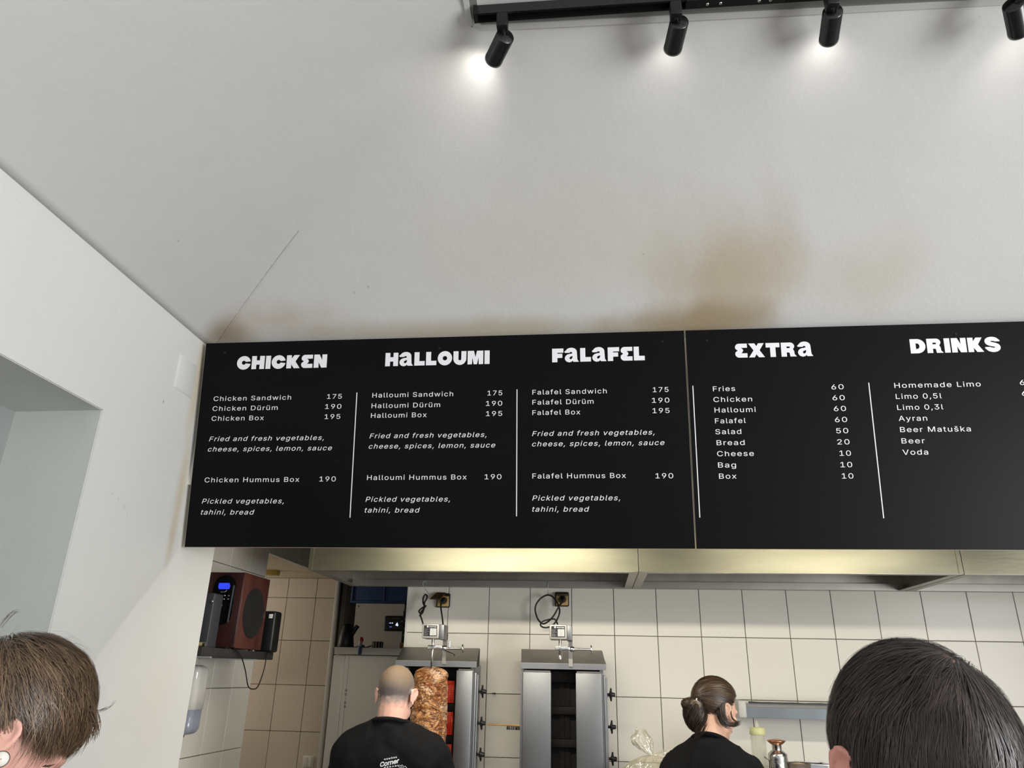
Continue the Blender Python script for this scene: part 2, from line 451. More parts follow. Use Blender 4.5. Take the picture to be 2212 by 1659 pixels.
# pale trim profile along the free edge of the tiled wall
struct('trim_1', MB().box((KL-0.014, KT-0.010, FLOOR), (KL-0.002, KT+0.19, 1.6)), M_white)
# kitchen left side wall, its opening and soffit
mb = MB(); mb.box((KX, 3.30, FLOOR), (-2.45, KC, 1.6)).box((KX, KC, SOF+0.004), (-2.45, AB, 1.6)).box((KX, AB, FLOOR), (-2.45, 7.6, 1.6))
wl = struct('wall_kitchen_left', mb, M_grout)
ys_ = [KC-TW*k for k in range(5, -1, -1)]
tiles(wl, 'X', KX, ys_, zrows, M_tile)
yb = [KC+TW*k for k in range(0, 6)]; yb[-1] = AB-0.006
zb = [SOF+0.012, 0.90, 1.23, 1.56]
tiles(wl, 'X', KX, yb, zb, M_tile)
tiles(wl, 'X', KX, [AB+0.03+TW*k for k in range(0, 6)], zrows+[1.23], M_tile)
M_soffit = plaster('yellowed_soffit_paint', srgb(206, 194, 168), [], 0.5)
struct('wall_soffit', MB().box((-3.8, KC+0.01, SOF), (KX-0.004, AB, SOF+0.06)), M_soffit)
struct('trim_2', MB().box((KX-0.02, KC-0.002, SOF-0.006), (KX+0.012, AB, SOF+0.012)), M_white)
wa = struct('wall_alcove', MB().box((-3.8, AB, FLOOR), (KX+0.02, AB+0.15, SOF)), M_grout)
us = [-2.262-0.245*k for k in range(6, -1, -1)]+[KX+0.012]
tiles(wa, 'Y', AB, us, [ROW0+RH*k for k in range(-4, 2)]+[SOF], M_tile2)
struct('trim_3', MB().bbox((KX+0.012, AB-0.018, FLOOR), (KX+0.045, AB+0.02, SOF), 0.008), M_white)
struct('wall_alcove_side', MB().box((-3.95, KC, FLOOR), (-3.8, AB, SOF)), M_soffit)
struct('wall_alcove_front', MB().box((-3.8, KC-0.02, FLOOR), (-2.46, KC+0.08, SOF)), M_soffit)
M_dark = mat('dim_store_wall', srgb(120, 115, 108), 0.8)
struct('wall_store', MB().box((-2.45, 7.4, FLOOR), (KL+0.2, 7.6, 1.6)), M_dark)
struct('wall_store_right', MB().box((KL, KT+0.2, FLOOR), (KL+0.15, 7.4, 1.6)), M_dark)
struct('ceiling_kitchen', MB().box((-2.45, 3.25, 1.45), (XR+0.2, 7.6, 1.6)), M_white)

# ceiling frame (flat mirror of the vault) : metal strip with painted outer lip
pA = atZ(1017, 58, ZM-0.004); pB = atZ(2167, 0.5, ZM-0.004); dirx = (pB-pA).normalized(); pE = pA+dirx*4.2
diry = Vector((0.0, -1, 0)); pS = atZ(1008, 0, ZM-0.004); diry = (pS-pA).normalized(); pF = pA+diry*3.6
M_strip = mat('grey_aluminium_strip', srgb(150, 150, 146), 0.45, 0.4)
def strip(a, d, n, L_, w0, w1, z, h):
    mb = MB(); o = a+n*w0; q = a+n*w1
    mb.hexa([o, o+d*L_, q+d*L_, q, o+Vector((0,0,h)), o+d*L_+Vector((0,0,h)), q+d*L_+Vector((0,0,h)), q+Vector((0,0,h))]); return mb
nin = Vector((0, -1, 0)); nin2 = Vector((1, 0, 0))
o = strip(pA-Vector((0,0,0.010)), dirx, nin, 4.2, -0.010, 0.012, 0, 0.03).build('trim_4', M_white, None, (0,0,0), 'structure')
o = strip(pA-Vector((0,0,0.006)), dirx, nin, 4.2, 0.012, 0.036, 0, 0.03).build('trim_5', M_strip, None, (0,0,0), 'structure')
o = strip(pA-Vector((0,0,0.010)), diry, nin2, 3.6, -0.010, 0.008, 0, 0.03).build('trim_6', M_white, None, (0,0,0), 'structure')
o = strip(pA-Vector((0,0,0.006)), diry, nin2, 3.6, 0.008, 0.032, 0, 0.03).build('trim_7', M_strip, None, (0,0,0), 'structure')

# square cover plate on the left wall
c = [atX(390, 763, XL), atX(425, 793, XL), atX(411.5, 862.5, XL), atX(374.7, 834, XL)]
y0 = (c[0].y+c[3].y)/2; y1 = (c[1].y+c[2].y)/2; z0 = (c[2].z+c[3].z)/2; z1 = (c[0].z+c[1].z)/2
t = thing('cover_plate', 'square wall hatch painted over white, high on the left wall beside the menu board', 'hatch', (XL, y0, z0))
MB().bbox((XL-0.002, y0, z0), (XL+0.0025, y1, z1), 0.001).build('frame', M_wall, t)
MB().bbox((XL+0.001, y0+0.005, z0+0.005), (XL+0.0045, y1-0.005, z1-0.005), 0.001).build('cover', M_wall, t)

# ================================================================== MENU BOARDS
TB = math.radians(8.3); BO = Vector((0, 3.0, 0.1622*3.0))
BU = Vector((1, 0, 0)); BV = Vector((0, -math.sin(TB), math.cos(TB))); BW = BU.cross(BV).normalized()   # BW points to the room
if BW.y > 0: BW = -BW
def onB(px, py):
    d = ray(px, py); t_ = BO.dot(BW)/d.dot(BW); p = d*t_; q = p-BO
    return q.dot(BU), q.dot(BV)
u0 = (onB(398, 1182)[0]+onB(445, 742)[0])/2; us_ = (onB(1504, 1185)[0]+onB(1478, 714)[0])/2; H_ = onB(1478, 714)[1]
def make_board(ua, ub, label):
    t = thing('menu_board', label, 'menu board', BO+BU*(ua+ub)/2, 'black menu boards over the counter')
    mb = MB()
    p = [BO+BU*ua, BO+BU*ub, BO+BU*ub-BW*0.006, BO+BU*ua-BW*0.006]
    mb.hexa(p+[q+BV*H_ for q in p])
    mb.build('panel', M_card, t)
    # light core of the sandwich sheet showing along the edges
    mb = MB()
    for a_, b_ in ((ua, ua+0.0012), (ub-0.0012, ub)):
        q = [BO+BU*a_+BW*0.0003, BO+BU*b_+BW*0.0003, BO+BU*b_-BW*0.0055, BO+BU*a_-BW*0.0055]; mb.hexa(q+[x+BV*H_ for x in q])
    q = [BO+BU*ua-BV*0.0015, BO+BU*ub-BV*0.0015, BO+BU*ub-BW*0.0055-BV*0.0015, BO+BU*ua-BW*0.0055-BV*0.0015]; mb.hexa(q+[x+BV*0.0014 for x in q])
    mb.build('edge_core', mat('board_core', srgb(150, 140, 122), 0.6), t)
    return t
board1 = make_board(u0, us_-0.0015, 'black menu board with chicken, halloumi and falafel columns, left of the two')
board2 = make_board(us_+0.0015, us_+2.1, 'black menu board with extra and drinks columns, right of the two')
def cr(ox, oy, s): return lambda x, y: (ox+x/s, oy+y/s)
CA_ = cr(390, 690, 2.989); CB_ = cr(1050, 680, 3.13); CC_ = cr(1450, 680, 2.903)
capU = onB(*CA_(458, 238))[1]-onB(*CA_(458, 322))[1]
h_reg = onB(*CB_(313, 508))[1]-onB(*CB_(313, 540))[1]
h_reg = (onB(*CB_(313, 500))[1]-onB(*CB_(313, 540))[1])
def line(C, s, x0, x1, y, board, it=False):
    a, v = onB(*C(x0, y)); 
    # end of the line at the same board height
    lo, _ = onB(*C(x1, y)); 
    text_on(s, BO+BV*v, BU, BV, a, lo, h_reg*(1.13), 'lettering', M_print, board, bold=0.002, shear=0.22 if it else 0, spacing=1.12)
for C, rows in ((CA_, [
    ("Chicken Sandwich",213,713,527,0),("175",946,1041,513,0),("Chicken Dürüm",206,626,591,0),("190",933,1038,578,0),("Chicken Box",200,537,655,0),("195",930,1031,643,0),
    ("Fried and fresh vegetables,",184,925,787,1),("cheese, spices, lemon, sauce",176,977,853,1),("Chicken Hummus Box",155,766,1052,0),("190",896,1002,1046,0),
    ("Pickled vegetables,",137,667,1189,1),("tahini, bread",131,476,1260,1),
    ("Halloumi Sandwich",1238,1760,505,0),("175",1982,2077,491,0),("Halloumi Dürüm",1233,1676,573,0),("190",1972,2077,558,0),("Halloumi Box",1229,1589,636,0),("195",1972,2077,624,0),
    ("Fried and fresh vegetables,",1220,1976,768,1),("cheese, spices, lemon, sauce",1215,2032,835,1),("Halloumi Hummus Box",1204,1847,1037,0),("190",1963,2072,1032,0),
    ("Pickled vegetables,",1194,1740,1177,1),("tahini, bread",1189,1545,1247,1)]),
    (CB_, [("Falafel Sandwich",313,816,540,0),("175",1128,1234,523,0),("Falafel Dürüm",313,727,608,0),("190",1122,1240,595,0),("Falafel Box",313,637,678,0),("195",1126,1241,665,0),
    ("Fried and fresh vegetables,",311,1140,820,1),("cheese, spices, lemon, sauce",311,1207,890,1),("Falafel Hummus Box",313,946,1107,0),("190",1146,1266,1106,0),
    ("Pickled vegetables,",312,907,1256,1),("tahini, bread",312,698,1331,1)])):
    for s, x0, x1, y, it in rows: line(C, s, x0, x1, y, board1, it)
for s, x0, x1, y in (("Fries",262,401,480),("60",1005,1082,468),("Chicken",265,508,547),("60",1012,1089,536),("Halloumi",272,530,613),("60",1020,1097,604),
    ("Falafel",275,468,681),("60",1027,1104,673),("Salad",277,440,749),("50",1035,1111,743),("Bread",285,461,818),("20",1042,1119,813),("Cheese",288,519,887),("10",1056,1128,884),
    ("Bag",294,407,958),("10",1062,1136,956),("Box",300,410,1028),("10",1071,1143,1027),("Homemade Limo",1400,1943,459),("60",2187,2267,440),("Limo 0,5l",1409,1697,528),("60",2200,2280,508),
    ("Limo 0,3l",1418,1707,597),("Ayran",1427,1606,666),("Beer Matuška",1436,1880,736),("Beer",1445,1591,807),("Voda",1452,1612,878)):
    line(CC_, s, x0, x1, y, board2)
# heavy display capitals drawn as outlines
def arc(cx, cy, r, a0, a1, n=14, ry=None):
    ry = ry or r
    return [(cx+r*math.cos(math.radians(a0+(a1-a0)*i/n)), cy+ry*math.sin(math.radians(a0+(a1-a0)*i/n))) for i in range(n+1)]
def sm(pts, n=4):   # smooth closed outline through points
    P_ = [Vector((p[0], p[1])) for p in pts]; k = len(P_); out = []
    for i in range(k):
        p0, p1, p2, p3 = P_[i-1], P_[i], P_[(i+1) % k], P_[(i+2) % k]
        for j in range(n):
            t_ = j/n; q = 0.5*((2*p1)+(p2-p0)*t_+(2*p0-5*p1+4*p2-p3)*t_*t_+(3*p1-p0-3*p2+p3)*t_**3); out.append((q.x, q.y))
    return out
GL = {
 'C': (1.0, [arc(.5, .5, .52, 12, 350, 36)+[(.62, .46)]+arc(.5, .51, .155, 325, 30, 16)+[(.66, .57)]]),
 'H': (.96, [[(0,0),(0,1),(.36,1),(.36,.67),(.60,.67),(.60,1),(.96,1),(.96,0),(.60,0),(.60,.34),(.36,.34),(.36,0)]]),
 'I': (.37, [[(0,0),(0,1),(.37,1),(.37,0)]]),
 'K': (1.0, [[(0,0),(0,1),(.36,1),(.36,.74),(.55,1),(.96,1),(.66,.52),(1.0,0),(.56,0),(.36,.30),(.36,0)]]),
 'E': (.84, [[(.84,0),(.27,0)]+arc(.27, .27, .27, 265, 150, 8)+[(.10,.44),(.18,.51),(.10,.58)]+arc(.27, .74, .26, 210, 95, 8)+[(.27,1),(.84,1),(.84,.70),(.42,.70),(.52,.61)]+arc(.49, .515, .07, 60, -60, 6)+[(.52,.41),(.42,.31),(.84,.31)]]),
 'N': (.96, [[(0,0),(0,1),(.40,1),(.60,.58),(.60,1),(.96,1),(.96,0),(.56,0),(.36,.42),(.36,0)]]),
 'L': (.77, [[(0,0),(0,1),(.37,1),(.37,.33),(.77,.33),(.77,0)]]),
 'O': (1.06, [arc(.53, .5, .53, 0, 350, 35), arc(.53, .5, .165, 0, 345, 23)]),
 'U': (.95, [[(0,1)]+arc(.475, .45, .475, 180, 360, 20)+[(.95,1),(.58,1)]+arc(.475, .42, .105, 0, -180, 10)+[(.37,1)]]),
 'M': (1.14, [[(0,0),(0,1),(.46,1),(.57,.52),(.68,1),(1.14,1),(1.14,0),(.82,0),(.80,.50),(.69,0),(.45,0),(.34,.50),(.32,0)]]),
 'F': (.82, [[(0,0),(0,1),(.82,1),(.82,.69),(.38,.69),(.38,.62),(.74,.62),(.74,.31),(.38,.31),(.38,0)]]),
 'T': (.95, [[(.29,0),(.29,.68),(0,.68),(0,1),(.95,1),(.95,.68),(.66,.68),(.66,0)]]),
 'X': (1.1, [[(0,0),(.34,.5),(0,1),(.42,1),(.56,.80),(.68,1),(1.08,1),(.76,.5),(1.1,0),(.68,0),(.53,.22),(.40,0)]]),
 'R': (1.04, [[(0,0),(0,1),(.62,1)]+arc(.62, .74, .29, 85, -50, 9, .26)+[(.82,.50),(.88,.38),(.90,.16),(1.04,0),(.60,0),(.57,.20)]+arc(.50, .22, .07, 10, 90, 5)+[(.37,.30),(.37,0)], [(.38,.60),(.38,.72),(.56,.72),(.61,.69),(.61,.63),(.56,.60)]]),
 'D': (1.0, [[(0,0),(0,1),(.46,1)]+arc(.46, .5, .54, 85, -85, 16, .5)+[(.46,0)], [(.37,.30),(.37,.70),(.46,.69)]+arc(.44, .5, .17, 60, -60, 8, .2)+[(.46,.31)]]),
 'a': (1.02, [sm([(.03,.67),(.08,.84),(.22,.98),(.45,1.04),(.68,1.0),(.83,.88),(.88,.70),(.88,.34),(.91,.16)])[:-10]+[(.91,.17),(1.02,0),(.62,0),(.57,.09),(.47,0),(.30,-.03),(.13,.03),(.03,.15),(0,.30),(.06,.44),(.18,.54),(.34,.585),(.52,.61),(.545,.66),(.52,.71),(.46,.735),(.39,.72),(.34,.67)],
        sm([(.34,.27),(.37,.36),(.48,.41),(.56,.43),(.555,.33),(.52,.25),(.44,.20),(.37,.21)], 3)]),
 'S': (1.0, [sm([(.96,.70),(.90,.85),(.76,.97),(.50,1.03),(.24,.99),(.07,.88),(.01,.72),(.06,.56),(.20,.45),(.42,.38),(.62,.335),(.63,.29),(.55,.265),(.46,.29),(.38,.335)], 3)[:-3]+[(.37,.33),(.02,.33)]+sm([(.02,.33),(.08,.16),(.24,.03),(.50,-.03),(.76,.01),(.94,.14),(.99,.30),(.93,.47),(.78,.57),(.56,.64),(.41,.68),(.39,.72),(.46,.745),(.57,.73),(.62,.70)], 3)[:-3]+[(.63,.70)]]),
}
def heading(s, C, x0, x1, y, board, gap=0.095):
    cu = bpy.data.curves.new('h', 'CURVE'); cu.dimensions = '2D'; cu.fill_mode = 'BOTH'
    x = 0
    for ch in s:
        wd, loops = GL[ch]
        for lp in loops:
            sp = cu.splines.new('POLY'); sp.points.add(len(lp)-1)
            for i, (a, b) in enumerate(lp): sp.points[i].co = (x+a, b, 0, 1)
            sp.use_cyclic_u = True
        x += wd+gap
    W_ = x-gap
    o = bpy.data.objects.new('h', cu); COL.objects.link(o); bpy.context.view_layer.update()
    dg = bpy.context.evaluated_depsgraph_get(); me = o.evaluated_get(dg).to_mesh()
    a, v = onB(*C(x0, y)); b, _ = onB(*C(x1, y)); sx = (b-a)/W_
    mb = MB(); fs = []
    for p in me.polygons:
        idx = list(p.vertices)
        if p.normal.z < 0: idx.reverse()
        fs.append(idx)
    mb.add([BO+BU*(a+q.co.x*sx)+BV*(v+q.co.y*capU)+BW*0.0009 for q in me.vertices], fs)
    o.evaluated_get(dg).to_mesh_clear(); bpy.data.objects.remove(o); bpy.data.curves.remove(cu)
    mb.build('heading', M_print, board)
heading('CHICKEN', CA_, 363, 942, 324, board1)
heading('HaLLOUMI', CA_, 1321, 1995, 303, board1)
heading('FaLaFEL', CB_, 447, 1074, 322, board1)
heading('EXTRa', CC_, 403, 892, 270, board2)
heading('DRINKS', CC_, 1503, 2072, 243, board2)
def rule(C, p, q, board):
    a, v = onB(*C(*p)); b, v2 = onB(*C(*q)); u = (a+b)/2
    mb = MB(); r = 0.0019
    P4 = [BO+BU*(u-r)+BV*v2, BO+BU*(u+r)+BV*v2, BO+BU*(u+r)+BV*v, BO+BU*(u-r)+BV*v]
    mb.prism([x+BW*0.0001 for x in P4], BW*0.0007); mb.build('divider_line', M_print, board)
rule(CA_, (1144, 472), (1089, 1280), board1); rule(CA_, (2173, 452), (2169, 1271), board1)
rule(CB_, (1394, 480), (1449, 1371), board2); rule(CC_, (1234, 426), (1336, 1276), board2)
for C, x, y, bd in ((CA_, 286, 214, board1), (CA_, 1672, 187, board1), (CB_, 1191, 180, board1), (CB_, 1493, 173, board2), (CC_, 1782, 121, board2), (CA_, 1003, 912, board1), (CC_, 961, 889, board2), (CB_, 341, 966, board1)):
    u, v = onB(*C(x, y)); k = 1 if y < 300 else 0.5
    mb = MB(); mb.lathe([(0.0062*k, 0.0), (0.0062*k, 0.0015), (0.0045*k, 0.003), (0.002*k, 0.0026), (0.0016*k, 0.0012)], BO+BU*u+BV*v, 14, BW)
    mb.build('screw', mat('black_screw', srgb(30, 30, 30), 0.35, 0.6), bd)

# ================================================================== TRACK LIGHTING
TZ = 1.950
tA = atZ(1029, 50, TZ); tB = atZ(1600, 12.5, TZ); td = (tB-tA).normalized(); tn = Vector((td.y, -td.x, 0))
if tn.y > 0: tn = -tn
track = thing('light_track', 'long black lighting track fixed along the edge of the ceiling', 'light track', tA)
def seg_box(a, d, L_, n, wd, h, z0=0.0):
    o = a+Vector((0,0,z0)); mb = MB()
    mb.hexa([o, o+d*L_, o+d*L_+n*wd, o+n*wd, o+Vector((0,0,h)), o+d*L_+Vector((0,0,h)), o+d*L_+n*wd+Vector((0,0,h)), o+n*wd+Vector((0,0,h))]); return mb
TL = 2.9
mb = seg_box(tA, td, TL, tn, 0.007, 0.036); mb2 = seg_box(tA+tn*0.029, td, TL, tn, 0.007, 0.036); mb3 = seg_box(tA+tn*0.007, td, TL, tn, 0.022, 0.020, 0.016)
mb.add(mb2.v, mb2.f).add(mb3.v, mb3.f); mb.build('rail', M_blackm, track)
seg_box(tA-td*0.006, td, 0.012, tn, 0.037, 0.038, -0.001).build('end_cap', M_black, track)
mj = seg_box(atZ(1480, 20, TZ)+tn*0.004, td, 0.30, tn, 0.030, 0.02, -0.004); mj.build('power_feed', M_black, track)
for px_ in (1528, 1556, 1638, 1662):
    q = tA+td*((atZ(px_, 6, TZ)-tA).dot(td))
    MB().lathe([(0.005, 0), (0.005, 0.002), (0.002, 0.003)], q+tn*0.0005+Vector((0,0,0.014)), 10, -tn).build('screw', M_chrome, track)
    MB().lathe([(0.005, 0), (0.005, 0.002), (0.002, 0.003)], q+tn*0.018+Vector((0,0,-0.004)), 10, (0,0,-1)).build('screw', M_chrome, track)
spots = [('leftmost black spotlight on the track, tilted to the left', (1092, 77), (1065.5, 130), 1085, 30),
         ('second black spotlight from the left on the track, above the falafel column', (1467.5, 46), (1453, 106), 1457, 22),
         ('third black spotlight from the left, hanging almost straight', (1799, 24), (1790, 86), 1787, 8),
         ('rightmost black spotlight at the top right corner, tilted to the right', (2189, 8), (2201, 70), 2179, -6)]
SPA = {'left': (940, 230)}
SPW = {'left': 2.4, 'seco': 0.45, 'thir': 0.85, 'righ': 1.5}
for lab, cpx, mpx, apx, apy in spots:
    s_ = (atZ(apx, apy, TZ)-tA).dot(td); base = tA+td*s_+tn*0.018
    cap = atY(cpx[0], cpx[1], base.y+0.02)
    L_ = 0.118; best = None
    for i in range(400):
        p = atY(mpx[0], mpx[1], cap.y+i*0.0005)
        e = abs((p-cap).length-L_)
        if best is None or e < best[0]: best = (e, p)
    mouth = best[1]; ax = (mouth-cap).normalized()
    t = thing('spotlight', lab, 'spotlight', base, 'spotlights on the ceiling track')
    mb = MB(); a = base-td*0.0175-tn*0.0175
    mb.bbox((-0.0175,-0.0175,-0.052), (0.0175,0.0175,0.004), 0.003)
    R_ = Matrix((td, -tn, Vector((0,0,1)))).transposed()
    mb.v = [R_ @ v + base for v in mb.v]; mb.build('adapter', M_black, t)
    mid = cap+ax*0.012
    MB().tube(catmull([base-Vector((0,0,0.05)), (base-Vector((0,0,0.05))).lerp(mid, .5)+Vector((0,0,0.002)), mid], 4), 0.0075, 10).build('arm', M_black, t)
    R = 0.0295
    body = MB().lathe([(0.001, 0), (R-0.003, 0), (R, 0.003), (R, L_-0.012), (R+0.0006, L_-0.0115), (R+0.0006, L_), (R-0.002, L_), (R-0.004, L_-0.02)], cap, 40, ax, cap=False).build('lamp_body', M_blackm, t)
    u = ax.orthogonal().normalized(); v = ax.cross(u)
    mb = MB()
    for k in range(8):
        a_ = 2*PI*k/8; mb.lathe([(0.0016, -0.0004), (0.0016, 0.0006)], cap+(u*math.cos(a_)+v*math.sin(a_))*0.019, 8, ax)
    mb.build('vent_hole', mat('vent_black', srgb(3, 3, 3), 0.9), t)
    MB().lathe([(0.001, 0), (R-0.0045, 0), (R-0.0045, 0.003), (0.001, 0.003)], cap+ax*(L_-0.02), 32, ax, cap=False).build('lens', mat('lit_lens', srgb(255, 250, 238), 0.3, emis=(1, 0.95, 0.86, 1), estr=6.0), t)
    l = bpy.data.lights.new('spot_beam', 'SPOT'); l.energy = SPW[lab[:4]]*0.85; l.spot_size = math.radians(115); l.spot_blend = 1.0; l.color = (1.0, 0.955, 0.88); l.shadow_soft_size = 0.035
    lo = bpy.data.objects.new('spot_beam', l); COL.objects.link(lo); lo.parent = t
    lo.location = mouth+ax*0.004-base; aim = (on_vault(*SPA[lab[:4]])-mouth).normalized() if lab[:4] in SPA else ax; lo.rotation_euler = (aim+ax*0.3).to_track_quat('-Z', 'Y').to_euler()

# ================================================================== EXTRACTOR HOODS
HF = 3.84; HB = 4.585; HZ = 0.507; HTOP = 1.15
M_rim = mat('hood_rim_steel', (0.40, 0.385, 0.35, 1), 0.45, 1.0, var=0.15, vscale=3)
def make_hood(x0, x1, label):
    t = thing('extractor_hood', label, 'extractor hood', ((x0+x1)/2, HB, HZ), 'steel extractor hoods above the kitchen')
    g = 0.0015; x0 += g; x1 -= g; th = 0.004; rim = 0.045
    MB().box((x0, HF, HZ), (x1, HF+th, HTOP)).build('front_panel', M_hood, t)
    mb = MB()
    for xa in (x0, x1-0.02): MB().box((xa, HF-0.0035, HZ), (xa+0.02, HF, HTOP)).build('edge_strip', M_hood, t)
    MB().box((x0, HF+th, HZ), (x0+th, HB, HTOP)).build('side_panel', M_steel_d, t)
    MB().box((x1-th, HF+th, HZ), (x1, HB, HTOP)).build('side_panel', M_steel_d, t)
    MB().box((x0+th, HB-th, HZ), (x1-th, HB, HTOP)).build('back_panel', M_steel_d, t)
    mb = MB()
    mb.box((x0+0.002, HF+0.002, HZ-0.002), (x1-0.002, HF+rim, HZ+0.002)).box((x0+0.002, HB-rim, HZ-0.002), (x1-0.002, HB, HZ+0.002))
    mb.box((x0+0.002, HF+rim, HZ-0.002), (x0+rim, HB-rim, HZ+0.002)).box((x1-rim, HF+rim, HZ-0.002), (x1-0.002, HB-rim, HZ+0.002))
    mb.box((x0+rim, HB-rim-0.003, HZ), (x1-rim, HB-rim, HZ+0.035)).box((x0+rim, HF+rim, HZ), (x1-rim, HF+rim+0.003, HZ+0.03))
    mb.build('drip_channel', M_rim, t)
    # grease filters, a slanted row
    n = 3
    for k in range(n):
        a = x0+0.06+(x1-x0-0.12)*k/n; b = x0+0.06+(x1-x0-0.12)*(k+1)/n-0.006
        mb = MB(); mb.prism([(a, HF+0.20, HZ+0.50), (a, HB-0.06, HZ+0.12), (a, HB-0.05, HZ+0.15), (a, HF+0.21, HZ+0.53)], (b-a, 0, 0))
        mb.build('grease_filter', M_steel_d, t)
    MB().box((x0, HF, HTOP), (x1, HB, HTOP+0.004)).build('top_panel', M_steel_d, t)
make_hood(-0.3907*HF, 0.0585*HF, 'left steel extractor hood above the kebab grills')
make_hood(0.0585*HF, 0.4612*HF, 'middle steel extractor hood, yellow with lamp light on its face')
make_hood(0.4612*HF, 0.4612*HF+1.6, 'right steel extractor hood cut off by the picture edge')

# fluorescent tubes on the back of the header, above the hoods' front faces
def tube_lamp(x0, x1, label, power):
    Yt = 3.18; Zt = 0.685
    t = thing('tube_lamp', label, 'lamp', ((x0+x1)/2, Yt, 0.75))
    MB().box((x0, Yt-0.03, 0.715), (x1, Yt+0.03, 0.75)).build('housing', M_white, t)
    MB().tube([(x0+0.02, Yt, Zt+0.012), (x1-0.02, Yt, Zt+0.012)], 0.013, 12).build('tube', mat('glowing_tube', srgb(255, 246, 210), 0.4, emis=(1.0, 0.90, 0.62, 1), estr=1.0), t)
    l = bpy.data.lights.new('tube_light', 'AREA'); l.shape = 'RECTANGLE'; l.size = x1-x0-0.05; l.size_y = 0.04; l.energy = power; l.color = (1.0, 0.93, 0.78)
    lo = bpy.data.objects.new('tube_light', l); COL.objects.link(lo); lo.parent = t
    lo.location = Vector(((x0+x1)/2, Yt, Zt-0.004))-ORG[t.name]; lo.rotation_euler = (math.radians(35), 0, 0)
tube_lamp(-1.10, 0.12, 'fluorescent tube lamp behind the left menu board', 15.5)
tube_lamp(0.70, 1.72, 'fluorescent tube lamp behind the right menu board', 8.5)
t = thing('wall_lamp', 'lamp inside the tiled alcove left of the kitchen', 'lamp', (-3.72, 5.3, 0.35))
MB().bbox((-3.80, 5.05, 0.30), (-3.74, 5.65, 0.42), 0.01).build('housing', M_white, t)
MB().bbox((-3.74, 5.08, 0.32), (-3.72, 5.62, 0.40), 0.005).build('diffuser', mat('lamp_diffuser', srgb(255, 250, 235), 0.4, emis=(1, 0.93, 0.8, 1), estr=3), t)
l = bpy.data.lights.new('alcove_light', 'AREA'); l.shape = 'RECTANGLE'; l.size = 0.5; l.size_y = 0.1; l.energy = 6; l.color = (1.0, 0.93, 0.82)
lo = bpy.data.objects.new('alcove_light', l); COL.objects.link(lo); lo.parent = t; lo.location = Vector((-3.70, 5.35, 0.36))-ORG[t.name]; lo.rotation_euler = (0, math.radians(-90), 0)
# ================================================================== WORKTOP
WT = -0.80
t = thing('worktop', 'steel kitchen worktop under the kebab grills and tiled wall', 'worktop', (1.2, 4.2, FLOOR))
MB().bbox((KL+0.02, 3.84, WT-0.04), (XR-0.05, KT-0.012, WT), 0.004).build('top', M_steel, t)
for k in range(5):
    x = KL+0.1+k*1.2
    for y in (3.92, 4.5): MB().box((x, y, FLOOR), (x+0.04, y+0.04, WT-0.04)).build('leg', M_steel, t)
MB().box((KL+0.1, 3.93, FLOOR+0.25), (KL+4.9, 4.52, FLOOR+0.28)).build('shelf', M_steel, t)
t = thing('overshelf', 'raised steel shelf on the worktop holding the bottle and the shaker', 'shelf', (1.55, 4.3, WT))
MB().bbox((0.25, 3.95, -0.515), (2.75, 4.50, -0.49), 0.003).build('top', M_steel, t)
for x in (0.30, 1.45, 2.66):
    for y in (4.0, 4.42): MB().box((x, y, WT), (x+0.03, y+0.03, -0.515)).build('leg', M_steel, t)

# ================================================================== KEBAB GRILLS
M_mesh = mat('burner_mesh_cold', srgb(104, 92, 80), 0.8, 0.1, col2=srgb(60, 50, 42), vscale=30)
M_burn = mat('sooty_iron', srgb(30, 24, 20), 0.7, 0.2, var=0.5, vscale=12)
def glow_mat():
    m = bpy.data.materials.new('glowing_burner'); m.use_nodes = True; nt = m.node_tree; N = nt.nodes; L = nt.links; b = N['Principled BSDF']
    b.inputs['Base Color'].default_value = (0.25, 0.03, 0.01, 1); b.inputs['Roughness'].default_value = 0.7
    n = N.new('ShaderNodeTexNoise'); n.inputs['Scale'].default_value = 18; tc = N.new('ShaderNodeTexCoord'); L.new(tc.outputs['Object'], n.inputs[0])
    r = N.new('ShaderNodeValToRGB'); r.color_ramp.elements[0].position = 0.35; r.color_ramp.elements[0].color = (0.55, 0.02, 0.008, 1); r.color_ramp.elements[1].position = 0.65; r.color_ramp.elements[1].color = (1.0, 0.13, 0.06, 1)
    L.new(n.outputs[0], r.inputs[0]); L.new(r.outputs[0], b.inputs['Emission Color']); b.inputs['Emission Strength'].default_value = 1.0
    return m
M_glow = glow_mat()
def knob(t, x, y, z):
    """black four armed star knob on the right cheek of the grill"""
    MB().lathe([(0.017, 0), (0.017, 0.004), (0.007, 0.006), (0.007, 0.028)], (x, y, z), 14, (1,0,0)).build('knob_shaft', M_black, t)
    mb = MB().lathe([(0.012, 0.020), (0.013, 0.026), (0.010, 0.048), (0.007, 0.050)], (x, y, z), 12, (1,0,0))
    for k in range(4):
        a = PI/4*0.3+k*PI/2; d = Vector((0, math.cos(a), math.sin(a)))
        mb.tube([Vector((x+0.025, y, z))+d*0.006, Vector((x+0.027, y, z))+d*0.017, Vector((x+0.028, y, z))+d*0.033], [0.008, 0.006, 0.0042], 8)
    mb.build('knob', M_black, t)
